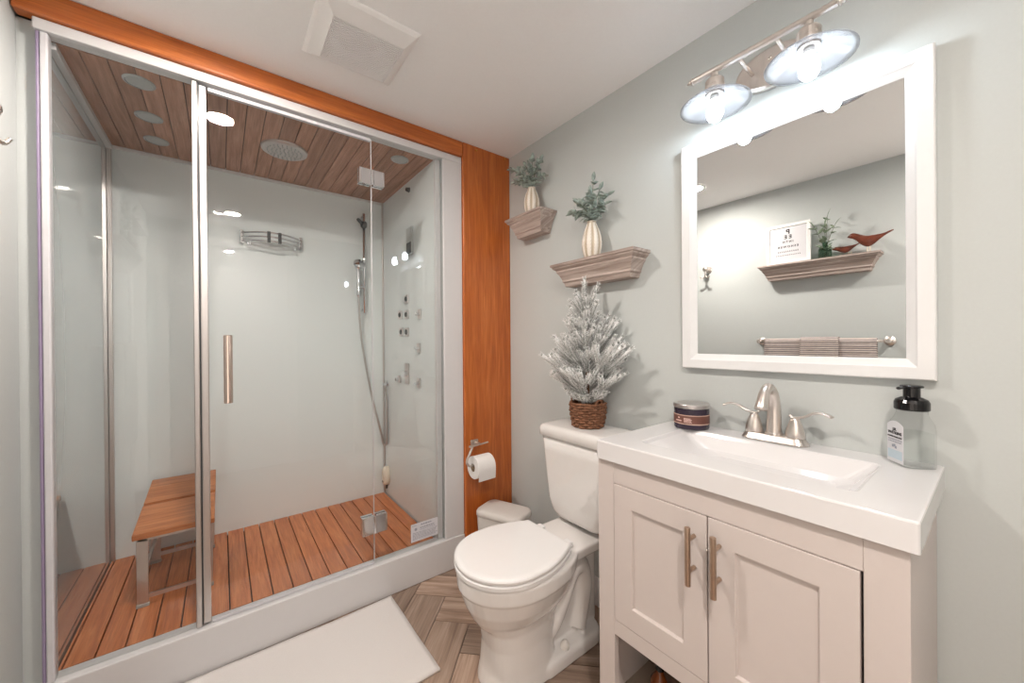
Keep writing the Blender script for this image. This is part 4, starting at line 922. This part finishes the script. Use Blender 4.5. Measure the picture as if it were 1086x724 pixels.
# loose sheet hanging at the front
rings = []
for k in range(9):
    f = k/8; rings.append([(rx0+0.001, PYr-0.0578+0.004*f*f, rc[2]-0.060*f), (rx1-0.001, PYr-0.0578+0.004*f*f, rc[2]-(0.057+0.003*math.sin(9*f))*f), (rx1-0.001, PYr-0.0568+0.004*f*f, rc[2]-0.057*f), (rx0+0.001, PYr-0.0568+0.004*f*f, rc[2]-0.060*f)])
loft(bm, rings); obj('paper', bm, M['paper'], ro, smooth=False)
bm = BM(); lathe(bm, [(0.0188, rx0-0.0005), (0.0198, rx0-0.0005), (0.0198, rx1+0.0005), (0.0188, rx1+0.0005), (0.0188, rx0-0.0005)], rc, 32, axis='x', cap0=False, cap1=False); obj('core', bm, M['card'], ro)

bm = BM(); random.seed(4)
def mrow(z, d):
    out = []
    for p in rrect(-1.118, -0.275, 0.405-d, 0.245-d, 0.022, 4):
        out.append((p.x, p.y, z))
    return out
n1, n2 = 40, 24
def mpt(i, j, z):
    x = -1.522+0.812*i/n1; y = -0.520+0.492*j/n2
    e = 0.006*noise.noise(Vector((x*5, y*5, 3))); wv = 0.0035*noise.noise(Vector((x*4.5, y*4.5, 9)))
    y += 0.006*math.sin(x*9+0.5)*(j/n2)**3 - 0.004*math.sin(x*11)*(1-j/n2)**3
    return (x+e*0.5, y+e*0.5, z+(wv+0.0035 if z > 0.004 else 0))
top = [[bm.verts.new(mpt(i, j, 0.0095 if 0 < i < n1 and 0 < j < n2 else 0.007)) for j in range(n2+1)] for i in range(n1+1)]
bot = [[bm.verts.new(mpt(i, j, 0.0005)) for j in range(n2+1)] for i in range(n1+1)]
for i in range(n1):
    for j in range(n2):
        bm.faces.new((top[i][j], top[i+1][j], top[i+1][j+1], top[i][j+1])); bm.faces.new((bot[i][j], bot[i][j+1], bot[i+1][j+1], bot[i+1][j]))
edge = [(i, 0) for i in range(n1)]+[(n1, j) for j in range(n2)]+[(i, n2) for i in range(n1, 0, -1)]+[(0, j) for j in range(n2, 0, -1)]
for (a, b), (c, d) in zip(edge, edge[1:]+edge[:1]): bm.faces.new((top[a][b], bot[a][b], bot[c][d], top[c][d]))
mt = obj('bath_mat', bm, M['mat'], None, smooth=True); tag(mt, 'white cotton bath mat on the floor along the shower sill', 'bath mat'); recenter(mt, (-1.118, -0.275, 0))

# ------------------------------------------------------------------ left wall: hook, shelf contents, towel bar (seen in the mirror)
hk = thing('robe_hook', 'nickel double robe hook on the left wall near the shower', 'hook', (XL, -0.318, 1.69))
bm = BM(); lathe(bm, [(0.026, 0.0005), (0.026, 0.004), (0.022, 0.008), (0.011, 0.010)], (XL, -0.318, 1.723), 28, axis='x'); obj('rose', bm, M['nickel'], hk)
bm = BM(); tube(bm, catmull([(XL+0.008, -0.318, 1.723), (XL+0.050, -0.318, 1.722), (XL+0.058, -0.318, 1.724), (XL+0.058, -0.318, 1.673)], 6), 0.0065, 12)
lathe(bm, [(0.004, 0.020), (0.012, 0.030), (0.020, 0.056), (0.020, 0.062), (0.008, 0.070)], (XL, -0.318, 1.724), 20, axis='x')
for s in (1, -1): tube(bm, catmull([(XL+0.058, -0.318, 1.676), (XL+0.060, -0.318+s*0.012, 1.658), (XL+0.066, -0.318+s*0.027, 1.655), (XL+0.072, -0.318+s*0.036, 1.670)], 6), 0.005, 10)
obj('prongs', bm, M['nickel'], hk, smooth=True)

ch = thing('eye_chart', 'white framed eye chart reading PEE down the middle on left-wall ledge', 'picture', (XL+0.05, -0.868, 1.6765))
cy0, cy1, cz0, cz1, cx = -0.990, -0.742, 1.6765, 1.945, XL+0.045
oo = [(cy0, cz0), (cy1, cz0), (cy1, cz1), (cy0, cz1)]
def ci(d): return [(y+(d if y == cy0 else -d), zz+(d if zz == cz0 else -d)) for y, zz in oo]
bm = BM(); loft(bm, [[(cx, y, zz) for y, zz in oo], [(cx+0.018, y, zz) for y, zz in oo], [(cx+0.018, y, zz) for y, zz in ci(0.018)], [(cx+0.011, y, zz) for y, zz in ci(0.022)]], cap1=False); fr = obj('frame', bm, M['white_plastic'], ch)
bm = BM(); q = ci(0.021); box(bm, cx+0.003, cx+0.0115, q[0][0], q[1][0], q[0][1], q[2][1]); pr = obj('print', bm, M['label_white'], ch)
yc = (cy0+cy1)/2
for tx, s, zz in (('P', 0.043, 1.893), ('E E', 0.034, 1.858), ('I N T H', 0.019, 1.826), ('E S H O W E R', 0.0185, 1.793)):
    lettering(tx, s, (cx+0.0119, yc, zz), (0, 1, 0), (0, 0, 1), M['ink'], pr, bold=0.03)
bm = BM()
for zz, nn, w, hw in ((1.762, 11, 0.0075, 0.0045), (1.738, 15, 0.0065, 0.0032)):
    for k in range(nn):
        y = yc+(k-(nn-1)/2)*w*1.45; box(bm, cx+0.0116, cx+0.0120, y-w*0.42, y+w*0.42, zz-hw, zz-hw*0.4); box(bm, cx+0.0116, cx+0.0120, y-w*0.2, y+w*0.2, zz-hw*0.4, zz+hw)
obj('small_print', bm, M['ink'], pr)

bx_, by_, bz_ = XL+0.055, -1.062, 1.6765
gb = tag(obj('glass_bottle', (lambda b: (lathe(b, [(0.030, 0), (0.034, 0.003), (0.034, 0.058), (0.030, 0.070), (0.014, 0.080), (0.013, 0.104), (0.015, 0.106), (0.013, 0.106), (0.011, 0.08), (0.028, 0.068), (0.031, 0.058), (0.031, 0.006)], (bx_, by_, bz_), 28), b)[1])(BM()), M['bottle_green'], None, smooth=True), 'small green glass bottle holding sage sprigs on left-wall ledge', 'bottle')
recenter(gb, (bx_, by_, bz_))
sprig('sage_sprig', 'pale green sage sprig standing in the green glass bottle', 'plant', bx_, by_, bz_+0.04, [(bx_+0.01, by_-0.015, bz_+0.255), (bx_+0.02, by_-0.05, bz_+0.19), (bx_+0.03, by_+0.045, bz_+0.20), (bx_+0.045, by_-0.01, bz_+0.20)], 0.070, 0.010, 4, M['leaf_pale'], None, 8, (XL+0.003, 1))
def bird(label, yb, yt, zmid, zb, R, beakz, tailz, legy, x):
    t = thing('wooden_bird', label, 'figurine', (x, (yb+yt)/2, 1.6765), 'carved wooden birds'); L = yt-yb
    q = lambda t: beakz+(zmid-beakz)*t
    prof = [(0.0, q(0.12), 0.03), (0.05, q(0.03), 0.30), (0.12, q(0.02), 0.52), (0.20, q(0.22), 0.66), (0.33, q(0.72), 0.93), (0.46, zmid, 1.0), (0.58, zmid+0.004, 0.86), (0.70, zmid+0.35*(tailz-zmid), 0.52), (0.82, zmid+0.62*(tailz-zmid), 0.26), (0.92, zmid+0.85*(tailz-zmid), 0.17), (1.0, tailz, 0.09)]
    P = catmull([(f, zz, r) for f, zz, r in prof], 4)
    bm = BM(); loft(bm, [[(x+0.62*R*max(p.z, .02)*math.cos(a), yb+L*p.x, p.y+R*max(p.z, .02)*math.sin(a)) for a in [2*PI*k/20 for k in range(20)]] for p in P]); obj('body', bm, M['bird'], t, smooth=True)
    bm = BM()
    for dy in (-0.006, 0.006): tube(bm, [(x, legy+dy, 1.6767), (x, legy+dy, zmid-R*0.8)], 0.0026, 8)
    obj('legs', bm, M['dowel'], t)
bird('smaller carved reddish wooden bird tucked under the bigger bird on the ledge', -1.095, -1.235, 1.716, 1.69, 0.020, 1.730, 1.748, -1.180, XL+0.050)
bird('bigger carved reddish wooden bird with long raised tail at the ledge end', -1.172, -1.372, 1.742, 1.707, 0.032, 1.788, 1.785, -1.268, XL+0.075)

tb = thing('towel_bar', 'brushed nickel towel bar on the left wall below the ledge', 'towel bar', (XL, -1.02, 1.155))
bm = BM(); tube(bm, [(XL+0.062, -0.702, 1.156), (XL+0.062, -1.338, 1.156)], 0.008, 16); obj('bar', bm, M['nickel'], tb, smooth=True)
for y in (-0.694, -1.346):
    bm = BM(); lathe(bm, [(0.026, 0.0005), (0.026, 0.006), (0.014, 0.014), (0.011, 0.045), (0.016, 0.055), (0.016, 0.070), (0.011, 0.076)], (XL, y, 1.156), 22, axis='x'); obj('post', bm, M['nickel'], tb, smooth=False)
def towel(y0, y1, r0, zf, zb, label, th=0.007):
    bm = BM(); uv = bm.loops.layers.uv['UVMap']; prof = []; n = 60
    xc, zc = XL+0.062, 1.156
    for k in range(n+1): prof.append((xc-r0, zb+(zc-zb)*k/n))
    for k in range(1, 12): a = PI-PI*k/12; prof.append((xc+r0*math.cos(a), zc+r0*math.sin(a)))
    for k in range(n+1): prof.append((xc+r0, zc-(zc-zf)*k/n))
    s = 0; S = [0]
    for a, b in zip(prof, prof[1:]): s += math.hypot(b[0]-a[0], b[1]-a[1]); S.append(s)
    ny = 14; grid = []
    for (x, z), s in zip(prof, S):
        off = 0.0016*math.sin(2*PI*s/0.0125); nx = 1 if x >= xc else -1
        grid.append([(bm.verts.new((x+nx*(off+0.002*math.sin(j*1.1+z*6)*(1 if z < 1.10 else 0)), y0+(y1-y0)*j/ny, z+(off if z > zc else 0))), s) for j in range(ny+1)])
    for a, b in zip(grid, grid[1:]):
        for j in range(ny):
            f = bm.faces.new((a[j][0], a[j+1][0], b[j+1][0], b[j][0]))
            for l, sv in zip(f.loops, (a[j][1], a[j+1][1], b[j+1][1], b[j][1])): l[uv].uv = (sv, j/ny)
    o = obj('towel', bm, M['towel'], None, smooth=True); m = o.modifiers.new('thickness', 'SOLIDIFY'); m.thickness = th; m.offset = 0
    tag(o, label, 'towel', 'ribbed towels on the bar'); recenter(o, (xc, (y0+y1)/2, zf)); return o
towel(-0.730, -1.300, 0.015, 0.62, 0.70, 'wide ribbed beige and grey towel draped over the towel bar')
towel(-0.935, -1.130, 0.0245, 0.86, 0.92, 'narrow ribbed beige hand towel folded over the middle of the wide towel')
